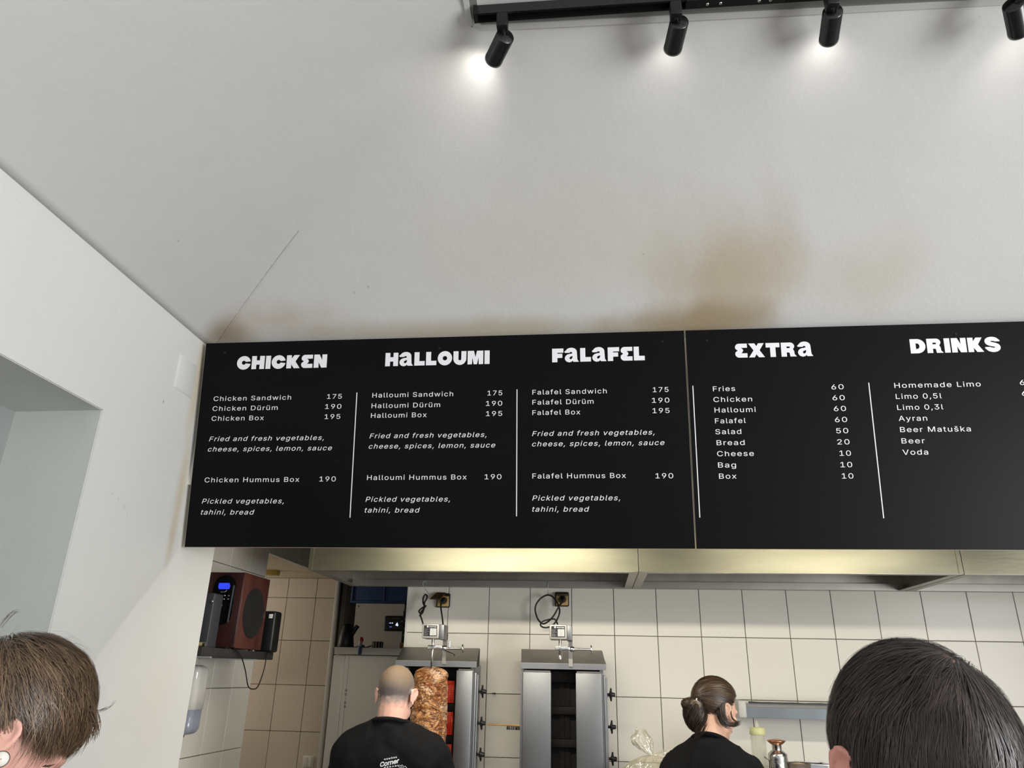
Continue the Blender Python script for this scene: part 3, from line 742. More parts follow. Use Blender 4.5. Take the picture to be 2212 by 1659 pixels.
def grill(xc, label, lit, cover_x, door_l, door_r, cav, motor):
    xa, xb = cover_x
    t = thing('kebab_grill', label, 'kebab grill', (xc, 4.35, WT), 'vertical kebab grills')
    # base tray on feet
    MB().bbox((xa+0.01, 3.90, WT+0.03), (xb-0.01, 4.45, WT+0.10), 0.006).build('drip_tray', M_steel, t)
    for x in (xa+0.04, xb-0.07):
        for y in (3.94, 4.36): MB().lathe([(0.016, 0), (0.016, 0.03)], (x+0.015, y+0.015, WT), 12).build('foot', M_black, t)
    # casing
    MB().box((xa+0.008, 4.27, WT+0.10), (xa+0.022, 4.50, 0.060)).build('side_panel', M_steel, t)
    MB().box((xb-0.022, 4.27, WT+0.10), (xb-0.008, 4.50, 0.060)).build('side_panel', M_steel, t)
    MB().box((xa+0.022, 4.47, WT+0.10), (xb-0.022, 4.50, 0.060)).build('back_panel', M_burn, t)
    # corner uprights that carry the roof
    for x in (xa+0.010, xb-0.026): MB().box((x, 4.255, WT+0.10), (x+0.016, 4.27, 0.05)).build('upright', M_steel, t)
    # roof: slanted plate, front lip, end cheek
    zr, zf, zl = 0.149, 0.073, 0.046
    MB().prism([(xa-0.008, 4.45, zr), (xa+0.012, 4.235, zf), (xa+0.012, 4.235, zf+0.003), (xa-0.008, 4.45, zr+0.003)], (xb-xa-0.004, 0, 0)).build('roof', M_steel_d, t)
    MB().box((xa+0.010, 4.232, zl), (xb+0.008, 4.236, zf+0.001)).build('roof_lip', M_steel, t)
    MB().prism([(xb+0.004, 4.238, zl), (xb+0.004, 4.238, zf), (xb-0.012, 4.45, zr), (xb-0.012, 4.45, zl+0.01)], (0.003, 0, 0)).build('roof_cheek', M_burn, t)
    # burners
    c0, c1 = cav; cm = (c0+c1)/2
    bx0, bx1 = c0+0.035, c1-0.035
    for r in range(4):
        z1 = -0.024-r*0.160; z0 = z1-0.114
        MB().box((c0-0.03, 4.40, z0-0.012), (c1+0.03, 4.46, z1+0.012)).build('burner_frame', M_burn, t)
        mw = M_glow if (lit) else M_mesh
        for xa_, xb_ in ((bx0, cm-0.003), (cm+0.003, bx1)):
            MB().box((xa_, 4.392, z0), (xb_, 4.40, z1)).build('burner', mw, t)
        mb = MB(); n = int((bx1-bx0)/0.0056)
        for k in range(n+1):
            x = bx0+(bx1-bx0)*k/n; mb.box((x-0.0011, 4.388, z0), (x+0.0011, 4.3905, z1))
        for k in range(21):
            z = z0+(z1-z0)*k/20; mb.box((bx0, 4.386, z-0.0011), (bx1, 4.388, z+0.0011))
        mb.build('guard_mesh', M_burn, t, kind='stuff')
        MB().bbox((c0-0.03, 4.36, z0-0.043), (c1+0.03, 4.40, z0-0.003), 0.003).build('burner_bar', M_burn, t)
    MB().bbox((c0-0.03, 4.34, -0.020), (c1+0.03, 4.40, 0.035), 0.003).build('burner_bar', M_burn, t)
    # wind shield doors, folded forward flat
    for (x0, x1), nm in ((door_l, 'door'), (door_r, 'door')):
        mb = MB(); zt = 0.030
        mb.bbox((x0, 4.236, WT+0.12), (x1, 4.262, zt), 0.003)
        mb.build(nm, M_steel, t)
        MB().box((x0+0.006, 4.262, zt-0.002), (x1-0.006, 4.30, zt+0.008)).build('hinge_bracket', M_steel_d, t)
    # gas pipe and knobs along the right cheek
    MB().tube([(xb+0.006, 4.30, WT+0.12), (xb+0.006, 4.30, 0.01)], 0.006, 8).build('gas_pipe', M_steel, t)
    MB().bbox((xb-0.008, 4.27, WT+0.10), (xb+0.004, 4.40, 0.022), 0.003).build('control_cheek', M_steel, t)
    for k in range(3): knob(t, xb+0.004, 4.33, (-0.055-0.0775*0 - k*0.185) if False else KN[k])
    # motor post, motor box and spit
    mx, my = motor['x'], 4.16
    z0m = motor['z']
    MB().box((mx+0.045, my+0.06, 0.06), (mx+0.066, my+0.085, z0m+0.03)).build('motor_post', M_steel_d, t)
    MB().bbox((mx-0.052, my-0.045, z0m), (mx+0.040, my+0.085, z0m+0.075), 0.004).build('motor_box', mat('grey_motor_box', srgb(178, 174, 166), 0.4, 0.3), t)
    MB().bbox((mx+0.040, my-0.038, z0m-0.005), (mx+0.066, my+0.085, z0m+0.072), 0.002).build('motor_cover', M_steel, t)
    pl = MB().box((mx-0.042, my-0.0465, z0m+0.011), (mx+0.030, my-0.0445, z0m+0.066)).build('rating_plate', mat('rating_plate_black', srgb(24, 26, 26), 0.4), t)
    O = Vector((mx-0.042, my-0.0467, z0m+0.011)); ux = Vector((1,0,0)); vz = Vector((0,0,1))
    text_on('POTIS', O+vz*0.045, ux, vz, 0.030, 0.068, 0.008, 'lettering', M_print, pl, bold=0.02, lift=0.0004, spacing=1.0)
    MB().lathe([(0.0048, 0), (0.0048, 0.0004)], O+ux*0.020+vz*0.049, 16, (0,-1,0)).build('emblem', M_print, pl)
    MB().box(O+Vector((0.034, 0, 0.004)), O+Vector((0.069, -0.0005, 0.040))).build('plate_field', mat('plate_white', srgb(205, 205, 200), 0.5), pl)
    for k in range(6):
        text_on(['Hersteller','Typ','Serie','Volt','Watt','Baujahr'][k], O+vz*(0.035-k*0.006), ux, vz, 0.003, 0.003+[.022,.018,.026,.014,.022,.020][k], 0.0026, 'lettering', M_print, pl, lift=0.0004, spacing=1.0)
    for k in range(3):
        text_on(['220 V','50 Hz','0004'][k], O+vz*(0.030-k*0.010)+ux*0, ux, vz, 0.044, 0.060, 0.004, 'lettering', M_black, pl, lift=0.0008, spacing=1.0)
    # clamp with hand screw
    zc = z0m-0.043
    MB().bbox((mx-0.024, my-0.014, zc-0.010), (mx+0.055, my+0.012, zc+0.010), 0.003).build('clamp', M_chrome, t)
    MB().lathe([(0.010, -0.012), (0.014, -0.006), (0.014, 0.006), (0.010, 0.012)], (mx+0.066, my, zc-0.004), 14, (1,0,0)).build('clamp_nut', M_chrome, t)
    MB().tube([(mx+0.06, my, zc-0.004), (mx+0.165, my, zc-0.004)], 0.0055, 12).build('clamp_rod', M_chrome, t)
    MB().lathe([(0.001, -0.004), (0.022, -0.003), (0.024, 0.0), (0.022, 0.003), (0.001, 0.004)], (mx+0.168, my, zc-0.004), 24, (1,0,0.08), cap=False).build('hand_wheel', M_chrome, t)
    if lit:
        MB().tube(catmull([(mx+0.06, my-0.02, zc-0.010), (mx+0.09, my-0.05, zc-0.022), (mx+0.135, my-0.07, zc-0.040)], 5), 0.0055, 10).build('clamp_lever', M_chrome, t)
        MB().tube([(mx+0.088, my+0.03, zc), (mx+0.088, my+0.03, zc+0.035)], 0.006, 10).build('clamp_bolt', M_chrome, t)
    MB().tube([(mx+0.002, my, z0m), (mx+0.002, my, z0m-0.025)], 0.0085, 12).build('drive_socket', M_steel_d, t)
    zb = motor['spit']
    MB().tube([(mx+0.002, my, z0m-0.02), (mx+0.002, my, zb+0.035), (mx+0.002, my, zb+0.034), (mx+0.002, my, zb)], [0.0065, 0.0065, 0.0095, 0.0085], 14).build('spit', M_chrome, t)
    return t
KN = [atY(1042, 1494, 4.30).z, atY(1042, 1563, 4.30).z, atY(1042, 1631, 4.30).z]
m1 = atY(932, 1379, 4.115); m2 = atY(1205, 1379, 4.115)
grill(-0.87, 'lit kebab grill with red burners and meat on the spit, behind the shaved man', True, (-1.102, -0.650),
      (-1.085, -1.020), (-0.752, -0.662), (-1.015, -0.755), {'x': atY(935, 1380, 4.16).x, 'z': atY(932, 1379, 4.115).z, 'spit': -0.02})
grill(-0.18, 'unlit kebab grill with an empty spit and two steel doors', False, (-0.412, 0.047),
      (-0.390, -0.238), (-0.108, 0.030), (-0.236, -0.110), {'x': atY(1209, 1384, 4.16).x, 'z': atY(1205, 1381, 4.115).z, 'spit': atY(1209, 1424, 4.16).z})

# meat cone on the left grill's spit
def meat_mat():
    m = bpy.data.materials.new('roasted_chicken'); m.use_nodes = True; nt = m.node_tree; N = nt.nodes; L = nt.links; b = N['Principled BSDF']
    b.inputs['Roughness'].default_value = 0.40; b.inputs['Coat Weight'].default_value = 0.25
    tc = N.new('ShaderNodeTexCoord'); mp = N.new('ShaderNodeMapping'); mp.inputs['Scale'].default_value = (1, 1, 2.2); L.new(tc.outputs['Object'], mp.inputs[0])
    def nz(sc, det, dist):
        n = N.new('ShaderNodeTexNoise'); n.inputs['Scale'].default_value = sc; n.inputs['Detail'].default_value = det; n.inputs['Distortion'].default_value = dist; L.new(mp.outputs[0], n.inputs[0]); return n.outputs[0]
    def crease(src, wd):
        a = N.new('ShaderNodeMath'); a.operation = 'SUBTRACT'; L.new(src, a.inputs[0]); a.inputs[1].default_value = 0.5
        c = N.new('ShaderNodeMath'); c.operation = 'ABSOLUTE'; L.new(a.outputs[0], c.inputs[0])
        r = N.new('ShaderNodeMapRange'); L.new(c.outputs[0], r.inputs[0]); r.inputs[1].default_value = 0.0; r.inputs[2].default_value = wd; r.inputs[3].default_value = 1.0; r.inputs[4].default_value = 0.0; return r.outputs[0]
    big = nz(9, 3, 0.6); r = N.new('ShaderNodeValToRGB'); e = r.color_ramp.elements
    e[0].position = 0.36; e[0].color = srgb(150, 88, 38); e[1].position = 0.64; e[1].color = srgb(226, 188, 156)
    q = e.new(0.5); q.color = srgb(206, 152, 98); L.new(big, r.inputs[0])
    c1 = crease(nz(13, 3, 1.6), 0.055); c2 = crease(nz(30, 2, 1.2), 0.05)
    mx = N.new('ShaderNodeMix'); mx.data_type = 'RGBA'; L.new(c1, mx.inputs[0]); L.new(r.outputs[0], mx.inputs[6]); mx.inputs[7].default_value = srgb(78, 38, 16)
    h = N.new('ShaderNodeMath'); h.operation = 'MULTIPLY'; L.new(c2, h.inputs[0]); h.inputs[1].default_value = 0.55
    m2 = N.new('ShaderNodeMix'); m2.data_type = 'RGBA'; L.new(h.outputs[0], m2.inputs[0]); L.new(mx.outputs[2], m2.inputs[6]); m2.inputs[7].default_value = srgb(120, 62, 26)
    L.new(m2.outputs[2], b.inputs['Base Color'])
    s_ = N.new('ShaderNodeMath'); s_.operation = 'ADD'; L.new(c1, s_.inputs[0]); L.new(c2, s_.inputs[1])
    bp = N.new('ShaderNodeBump'); bp.invert = True; bp.inputs['Strength'].default_value = 0.7; bp.inputs['Distance'].default_value = 0.004; L.new(s_.outputs[0], bp.inputs['Height']); L.new(bp.outputs[0], b.inputs['Normal'])
    return m
mc = Vector((atY(935, 1380, 4.16).x+0.002, 4.16, -0.60)); mt = atY(935, 1441, 4.10).z; mh = mt+0.60
t = thing('doner_cone', 'tall cone of browned chicken meat turning on the lit grill', 'kebab meat', mc)
mb = MB(); nseg, nr = 150, 300
for j in range(nr+1):
    f = j/nr; z = f*mh
    R = 0.083+0.006*(1-f)
    if f > 0.93: R *= max(0.0, 1-((f-0.93)/0.07)**2.6)**0.5
    if f < 0.03: R *= math.sqrt(max(0.02, 1-((0.03-f)/0.03)**2))
    for k in range(nseg):
        a = 2*PI*k/nseg; d = Vector((math.cos(a), math.sin(a), 0))
        q = Vector((d.x*1.6, d.y*1.6, z*30))
        w_ = noise.noise(Vector((d.x*2, d.y*2, z*9)))*2.4
        lay = noise.noise(Vector((d.x*2.6, d.y*2.6, z*46+w_)))
        lay2 = noise.noise(Vector((d.x*6, d.y*6, z*95+w_*2)))
        r = R+0.0075*(1-abs(lay)*2)+0.003*(1-abs(lay2)*2)+0.006*noise.noise(Vector((d.x*1.5, d.y*1.5, z*6)))
        if R < 0.02: r = R
        mb.v.append(mc+Vector((d.x*r, d.y*r, z+0.004*lay2)))
for j in range(nr):
    for k in range(nseg):
        k2 = (k+1) % nseg; mb.f.append([j*nseg+k, j*nseg+k2, (j+1)*nseg+k2, (j+1)*nseg+k]); mb.sm.append(True)
mb.build('meat', meat_mat(), t)
MB().lathe([(0.03, -0.012), (0.10, -0.012), (0.10, 0.0), (0.03, 0.0)], mc, 32).build('spit_plate', M_steel, t)
MB().tube([mc+Vector((0,0,-0.10)), mc+Vector((0,0,-0.01))], 0.008, 10).build('spit_foot', M_steel, t)

# ================================================================== SOCKETS, HOOKS, CABLES
M_yel = mat('yellowed_socket_plastic', srgb(196, 160, 96), 0.5, var=0.4, vscale=30)
M_lid = mat('brown_smoked_lid', srgb(70, 50, 24), 0.35, var=0.4, vscale=20)
SY = KT-0.008
def socket(cx, cy, label, lid_open):
    c = atY(cx, cy, SY); s_ = 0.042
    t = thing('wall_socket', label, 'socket', (c.x, SY, c.z-s_), 'power sockets on the tiles')
    MB().bbox((c.x-s_, SY-0.022, c.z-s_), (c.x+s_, SY, c.z+s_), 0.008).build('casing', M_black, t)
    MB().bbox((c.x-s_+0.008, SY-0.026, c.z-s_+0.006), (c.x+s_-0.006, SY-0.020, c.z+s_-0.018), 0.004).build('face', M_yel, t)
    MB().lathe([(0.027, 0), (0.027, 0.004), (0.023, 0.004), (0.022, 0.0005)], (c.x+0.004, SY-0.026, c.z), 26, (0,-1,0)).build('socket_ring', M_yel, t)
    MB().lathe([(0.020, 0), (0.020, 0.012), (0.014, 0.034), (0.006, 0.05)], (c.x+0.004, SY-0.024, c.z), 20, (0,-1,-0.35)).build('plug', M_black, t)
    if lid_open:
        MB().hexa([(c.x-0.070, SY-0.075, c.z+0.000), (c.x-0.008, SY-0.080, c.z-0.004), (c.x+0.016, SY-0.024, c.z+0.040), (c.x-0.040, SY-0.022, c.z+0.042),
                   (c.x-0.070, SY-0.077, c.z+0.005), (c.x-0.008, SY-0.082, c.z+0.001), (c.x+0.016, SY-0.026, c.z+0.045), (c.x-0.040, SY-0.024, c.z+0.047)]).build('lid', M_lid, t)
    else:
        MB().bbox((c.x-0.034, SY-0.062, c.z+0.016), (c.x+0.036, SY-0.022, c.z+0.028), 0.004).build('lid', M_lid, t)
    return c
s1 = socket(958.5, 1297.5, 'yellowed power socket with its lid hanging open, over the lit grill', True)
s2 = socket(1214, 1295, 'yellowed power socket beside the looped cable, over the unlit grill', False)
g5 = lambda x, y: (880+x/5.027, 1240+y/5.027)
def cable(name, pts, r, label, cat, m=M_rub, group=None, sub=6):
    P_ = catmull([Vector(p) for p in pts], sub)
    o = MB().tube(P_, r, 8).build(name, m)
    return tag(o, label, cat, group)
def g5p(lst): return [atY(*g5(x, y), Y) for x, y, Y in lst]
hookw = mat('hook_wire', srgb(190, 190, 184), 0.35, 0.5)
cable('hook', g5p([(208,96,4.545),(200,82,4.53),(180,82,4.525),(168,104,4.525),(180,142,4.525),(212,188,4.525),(228,214,4.52),(216,232,4.52),(196,226,4.52),(172,204,4.52)]), 0.0021, 'bent wire hook on the hood rim over the lit grill', 'hook', hookw, 'wire hooks on the hood rim')
cable('hook', g5p([(1534,92,4.545),(1530,84,4.53),(1529,120,4.525),(1526,180,4.525),(1523,232,4.52),(1516,236,4.52),(1514,222,4.52)]), 0.0021, 'straight wire hook on the hood rim holding the big cable loop', 'hook', hookw, 'wire hooks on the hood rim')
cable('power_cable', g5p([(184,590,4.24),(170,540,4.30),(152,480,4.40),(140,440,4.46),(150,410,4.48),(185,365,4.49),(200,345,4.47),(150,375,4.48),(126,405,4.49),(140,425,4.46),(172,400,4.45),(182,350,4.48),(186,310,4.50),(208,270,4.51),(213,238,4.515),(192,224,4.515),(172,262,4.51),(172,318,4.49),(186,352,4.46),(168,415,4.44),(148,440,4.43),(132,452,4.44)]), 0.0048,
      'knotted black cable hanging from the bent wire hook', 'cable')
cable('power_cable', g5p([(370,318,4.50),(362,345,4.49),(368,400,4.46),(376,450,4.40),(384,520,4.30),(387,556,4.24)]), 0.0048, 'straight black cable running from the lidded socket to the motor', 'cable')
cable('power_cable', g5p([(1688,300,4.49),(1660,330,4.47),(1630,380,4.46),(1590,450,4.46),(1530,515,4.47),(1470,540,4.48),(1420,495,4.50),(1395,430,4.51),(1388,370,4.51),(1410,310,4.51),(1460,255,4.515),(1523,228,4.515),(1580,250,4.51),(1625,310,4.50),(1652,380,4.49),(1648,440,4.48),(1620,505,4.46),(1590,545,4.40),(1575,560,4.28)]), 0.0048,
      'black cable coiled in a big loop beside the right socket', 'cable')
cable('power_cable', g5p([(1545,575,4.28),(1500,582,4.38),(1460,572,4.42),(1446,548,4.44),(1470,515,4.45),(1530,495,4.45),(1590,488,4.43),(1612,505,4.36),(1632,546,4.26)]), 0.0046, 'short black cable looping over the unlit grill motor', 'cable')

# wooden brush wedged between the grills
a = atY(1052, 1564.6, 4.25); b = atY(1123, 1567, 4.25)
t = thing('grill_brush', 'small wooden wire brush stuck between the two grills', 'brush', (a+b)/2)
M_wood = mat('pale_wood', srgb(186, 140, 84), 0.6, var=0.3, vscale=20, stretch=(1, 8, 8))
d = (b-a).normalized(); L_ = (b-a).length
MB().tube([a, a+d*L_*0.6], 0.0038, 8).build('handle', M_wood, t)
c0 = a+d*L_*0.6; MB().bbox(c0-Vector((0.002,0.010,0.0045)), b+Vector((0.0,0.010,0.0045)), 0.002).build('head', M_wood, t)
mb = MB()
for i in range(14):
    for j in range(4):
        q = c0.lerp(b, (i+0.5)/14)+Vector((0, -0.0075+j*0.005, -0.004)); mb.tube([q, q+Vector((random.uniform(-.002,.002), 0, -0.018))], 0.0011, 4, cap=False)
mb.build('bristles', M_burn, t, kind='stuff')
cable('wall_screw', [atY(1064, 1498, KT-0.005), atY(1069, 1498, KT-0.03), atY(1069.5, 1499, KT-0.04)], 0.004, 'small black screw in the tile joint between the grills', 'screw', M_black)

# ================================================================== FOIL RACK, BOTTLE, SHAKER, TRAYS, BAG
ra = atY(1608, 1530, 4.47); rb_x = ra.x+0.78
M_alu = mat('anodised_aluminium', srgb(112, 117, 122), 0.4, 0.6, var=0.15, vscale=5)
t = thing('foil_dispenser', 'long grey metal foil cutter mounted on the tiles beside the woman', 'foil dispenser', (ra.x+0.4, KT, ra.z-0.06))
zt = atY(1618, 1518, 4.45).z; zm = atY(1612, 1527, 4.42).z; zl = atY(1614, 1549.5, 4.42).z
MB().bbox((ra.x-0.045, 4.40, zl-0.004), (ra.x-0.001, KT-0.01, zt+0.012), 0.008).build('end_cap', mat('light_grey_plastic', srgb(186, 184, 178), 0.5), t)
MB().bbox((rb_x, 4.40, zl-0.004), (rb_x+0.044, KT-0.01, zt+0.012), 0.008).build('end_cap', mat('light_grey_plastic', srgb(186, 184, 178), 0.5), t)
MB().prism([(ra.x, 4.42, zl), (ra.x, 4.42, zm), (ra.x, 4.424, zm), (ra.x, 4.424, zl)], (0.78, 0, 0)).build('front_plate', M_alu, t)
MB().prism([(ra.x, 4.418, zm), (ra.x, 4.45, zt), (ra.x, 4.454, zt), (ra.x, 4.424, zm-0.003)], (0.78, 0, 0)).build('cutter_rail', mat('bright_aluminium', srgb(176, 178, 178), 0.35, 0.6), t)
mb = MB()
for k in range(60):
    x = ra.x+0.02+0.0125*k; h = 0.004+0.003*noise.noise(Vector((x*14, 0, 0)))
    mb.box((x, 4.446, zt-0.002), (x+0.0125, 4.449, zt+h+0.002))
mb.build('toothed_edge', M_black, t, kind='stuff')
MB().box((ra.x, 4.424, zl-0.003), (rb_x, KT-0.009, zl)).build('floor_plate', M_alu, t)
OS = -0.49
M_clear = mat('cloudy_plastic', srgb(226, 226, 206), 0.3, trans=0.4, alpha=0.5)
M_capy = mat('pale_yellow_cap', srgb(206, 206, 152), 0.45, alpha=0.85)
c = atY(1638, 1600, 4.15); c.z = OS; zc0 = atY(1638, 1588, 4.12).z; zc1 = atY(1638, 1574, 4.12).z; zn = atY(1638, 1558, 4.12).z
t = thing('squeeze_bottle', 'tall translucent squeeze bottle with pale yellow cap beside the metal shaker', 'bottle', c)
MB().lathe([(0.030, 0), (0.036, 0.004), (0.036, zc0-OS-0.01), (0.033, zc0-OS)], c, 32).build('body', M_clear, t)
MB().lathe([(0.038, zc0-OS), (0.039, zc0-OS+0.003), (0.038, zc1-OS), (0.028, zc1-OS+0.005)], c, 32).build('cap', M_capy, t)
MB().lathe([(0.013, zc1-OS+0.004), (0.010, zc1-OS+0.012), (0.0045, zn-OS), (0.003, zn-OS)], c, 20).build('nozzle', M_clear, t)
c = atY(1678.5, 1620, 4.02); c.z = OS
z_ = lambda y: atY(1678, y, 4.0).z-OS
M_tin = mat('hammered_tin', (0.62, 0.61, 0.58, 1), 0.25, 1.0, var=0.25, vscale=25, bump=0.25, bscale=45)
M_cop = mat('copper', (0.80, 0.36, 0.19, 1), 0.3, 1.0, var=0.3, vscale=30, bump=0.1, bscale=60)
t = thing('spice_shaker', 'hammered metal shaker with flared copper lid on the shelf', 'shaker', c)
MB().lathe([(0.040, 0), (0.044, 0.004), (0.0445, z_(1650)), (0.0450, z_(1636)), (0.043, z_(1629)), (0.030, z_(1624)), (0.0225, z_(1621))], c, 36).build('body', M_tin, t)
MB().lathe([(0.0225, z_(1621)), (0.0225, z_(1610)), (0.024, z_(1608.5))], c, 32).build('neck', M_chrome, t)
MB().lathe([(0.024, z_(1609)), (0.030, z_(1607)), (0.0435, z_(1601.5)), (0.043, z_(1600)), (0.030, z_(1598.5)), (0.012, z_(1597)), (0.001, z_(1596.5))], c, 36, cap=False).build('lid', M_cop, t)
c = atY(1722, 1655, 4.03); zt = atY(1722, 1648, 4.03).z; c.x += 0.006; c.z = OS
t = thing('round_container', 'round dark container full of pale crumbs beside the shaker', 'container', c)
MB().lathe([(0.045, 0), (0.050, 0.01), (0.056, zt-OS), (0.053, zt-OS), (0.052, zt-OS-0.006)], c, 32, cap=False).build('bowl', mat('dark_container', srgb(92, 84, 74), 0.4), t)
mb = MB()
mb.lathe([(0.051, zt-OS-0.012), (0.03, zt-OS-0.002), (0.001, zt-OS+0.002)], c, 24, cap=False)
for i in range(160):
    a_ = random.random()*2*PI; r_ = 0.05*math.sqrt(random.random()); mb.ell(c+Vector((r_*math.cos(a_), r_*math.sin(a_), zt-OS-0.004-0.1*r_)), (0.004, 0.003, 0.003), None, 5, 4)
mb.build('crumbs', mat('pale_crumbs', srgb(196, 176, 146), 0.8, var=0.3, vscale=60), t, kind='stuff')
c = atY(1755, 1650, 4.20); zt = c.z; c.z = OS
t = thing('steel_insert', 'small square steel food pan with flat rim near the dark haired man', 'food pan', c)
mb = MB(); w_ = 0.072
for a_, b_ in (((-w_, -w_), (w_, -w_+0.02)), ((-w_, w_-0.02), (w_, w_)), ((-w_, -w_+0.02), (-w_+0.02, w_-0.02)), ((w_-0.02, -w_+0.02), (w_, w_-0.02))):
    mb.bbox((c.x+a_[0], c.y+a_[1], zt), (c.x+b_[0], c.y+b_[1], zt+0.004), 0.001)
mb.build('rim', M_chrome, t, kind=None)
mb = MB(); q = w_-0.018
mb.box((c.x-q, c.y-q, OS), (c.x+q, c.y-q+0.002, zt)).box((c.x-q, c.y+q-0.002, OS), (c.x+q, c.y+q, zt)).box((c.x-q, c.y-q, OS), (c.x-q+0.002, c.y+q, zt)).box((c.x+q-0.002, c.y-q, OS), (c.x+q, c.y+q, zt)).box((c.x-q, c.y-q, OS), (c.x+q, c.y+q, OS+0.002))
mb.build('pan', M_steel, t)
o = MB().tube([atY(1651, 1635, 4.0), atY(1662, 1643, 4.0), atY(1664, 1700, 4.0)+Vector((0,0,0))], 0.002, 6).build('skewer', M_burn)
tag(o, 'thin dark skewer leaning behind the metal shaker', 'skewer')

# clear plastic bag, tied, with pale bread inside
def film():
    m = bpy.data.materials.new('clear_film'); m.use_nodes = True; nt = m.node_tree; N = nt.nodes; L = nt.links
    N.remove(N['Principled BSDF']); out = N['Material Output']
    tr = N.new('ShaderNodeBsdfTransparent'); gl = N.new('ShaderNodeBsdfGlossy'); gl.inputs['Roughness'].default_value = 0.12; tl = N.new('ShaderNodeBsdfDiffuse'); tl.inputs[0].default_value = srgb(245, 238, 210)
    mx = N.new('ShaderNodeMixShader'); mx.inputs[0].default_value = 0.55; L.new(gl.outputs[0], mx.inputs[1]); L.new(tl.outputs[0], mx.inputs[2])
    lw = N.new('ShaderNodeLayerWeight'); lw.inputs[0].default_value = 0.35; mr = N.new('ShaderNodeMapRange'); L.new(lw.outputs['Facing'], mr.inputs[0]); mr.inputs[3].default_value = 0.26; mr.inputs[4].default_value = 0.9
    m2 = N.new('ShaderNodeMixShader'); L.new(mr.outputs[0], m2.inputs[0]); L.new(tr.outputs[0], m2.inputs[1]); L.new(mx.outputs[0], m2.inputs[2]); L.new(m2.outputs[0], out.inputs[0])
    return m
M_film = film()
cbx = atY(1408, 1640, 4.2); kn = atY(1410, 1634, 4.16)
t = thing('plastic_bag', 'crumpled clear plastic bag tied in a knot, between grill and woman', 'plastic bag', (cbx.x, 4.2, OS))
mb = MB(); nseg, nr = 90, 34
# body of the bag below the knot
for j in range(nr+1):
    f = j/nr; R = 0.145*math.sin(min(1, f*1.25)*PI/2)**0.8+0.006; z = kn.z+0.004-(kn.z+0.001-OS)*f**1.2
    for k in range(nseg):
        a = 2*PI*k/nseg; p_ = 1+0.16*(1-f*0.5)*noise.noise(Vector((math.cos(a)*5, math.sin(a)*5, f*1.2)))*2+0.07*abs(noise.noise(Vector((a*9, f*7, 3))))+0.05*noise.noise(Vector((math.cos(a)*13, math.sin(a)*13, f*5)))+0.04*math.sin(a*23+f*3)*(1-f)
        mb.v.append(Vector((kn.x+math.cos(a)*R*p_*1.05, 4.2+math.sin(a)*R*p_*0.8-0.03*(1-f), max(OS+0.0015, z+0.010*noise.noise(Vector((a*3, f*6, 1)))))))
for j in range(nr):
    for k in range(nseg): k2 = (k+1) % nseg; mb.f.append([j*nseg+k, j*nseg+k2, (j+1)*nseg+k2, (j+1)*nseg+k]); mb.sm.append(True)
mb.build('bag_body', M_film, t)
mb = MB(); nseg, nr = 60, 26
top = atY(1384, 1577, 4.2)
for j in range(nr+1):
    f = j/nr; R = 0.006+0.055*f**0.8
    if f > 0.55: R *= 1-0.75*(f-0.55)/0.45
    cc = kn.lerp(top, f)+Vector((-0.018*math.sin(f*PI), 0, 0))
    for k in range(nseg):
        a = 2*PI*k/nseg; p_ = 1+0.5*noise.noise(Vector((math.cos(a)*3, math.sin(a)*3, f*2)))+0.12*math.sin(a*11+f*4)+0.25*noise.noise(Vector((math.cos(a)*8, math.sin(a)*8, f*8)))
        mb.v.append(cc+Vector((math.cos(a)*R*p_*1.2, math.sin(a)*R*p_*0.6, 0.03*f*noise.noise(Vector((a*4, 0, 2))))))
for j in range(nr):
    for k in range(nseg): k2 = (k+1) % nseg; mb.f.append([j*nseg+k, j*nseg+k2, (j+1)*nseg+k2, (j+1)*nseg+k]); mb.sm.append(True)
mb.build('bag_neck', M_film, t)
mb = MB(); nseg, nr = 50, 16
end = atY(1452, 1632, 4.2)
for j in range(nr+1):
    f = j/nr; R = 0.006+0.030*f
    cc = kn.lerp(end, f)+Vector((0, 0, 0.006*math.sin(f*PI)))
    for k in range(nseg):
        a = 2*PI*k/nseg; p_ = 1+0.6*noise.noise(Vector((math.cos(a)*3+5, math.sin(a)*3, f*3)))
        mb.v.append(cc+Vector((0.01*math.sin(a*3), math.cos(a)*R*p_, math.sin(a)*R*p_*0.7)))
for j in range(nr):
    for k in range(nseg): k2 = (k+1) % nseg; mb.f.append([j*nseg+k, j*nseg+k2, (j+1)*nseg+k2, (j+1)*nseg+k]); mb.sm.append(True)
mb.build('bag_ear', M_film, t)
M_bread = mat('pale_flatbread', srgb(236, 220, 170), 0.8, var=0.15, vscale=12)
for i in range(5):
    z = OS+0.002+i*0.012
    o = MB().lathe([(0.001, 0), (0.085, 0.0), (0.095, 0.005), (0.085, 0.010), (0.001, 0.011)], (kn.x+0.004*i-0.01, 4.205, z), 28, cap=False).build('flatbread', M_bread)
    tag(o, ['bottom', 'second from bottom', 'middle', 'second from top', 'topmost'][i]+' pale round flatbread of the stack inside the plastic bag', 'bread', 'flatbreads in the plastic bag')

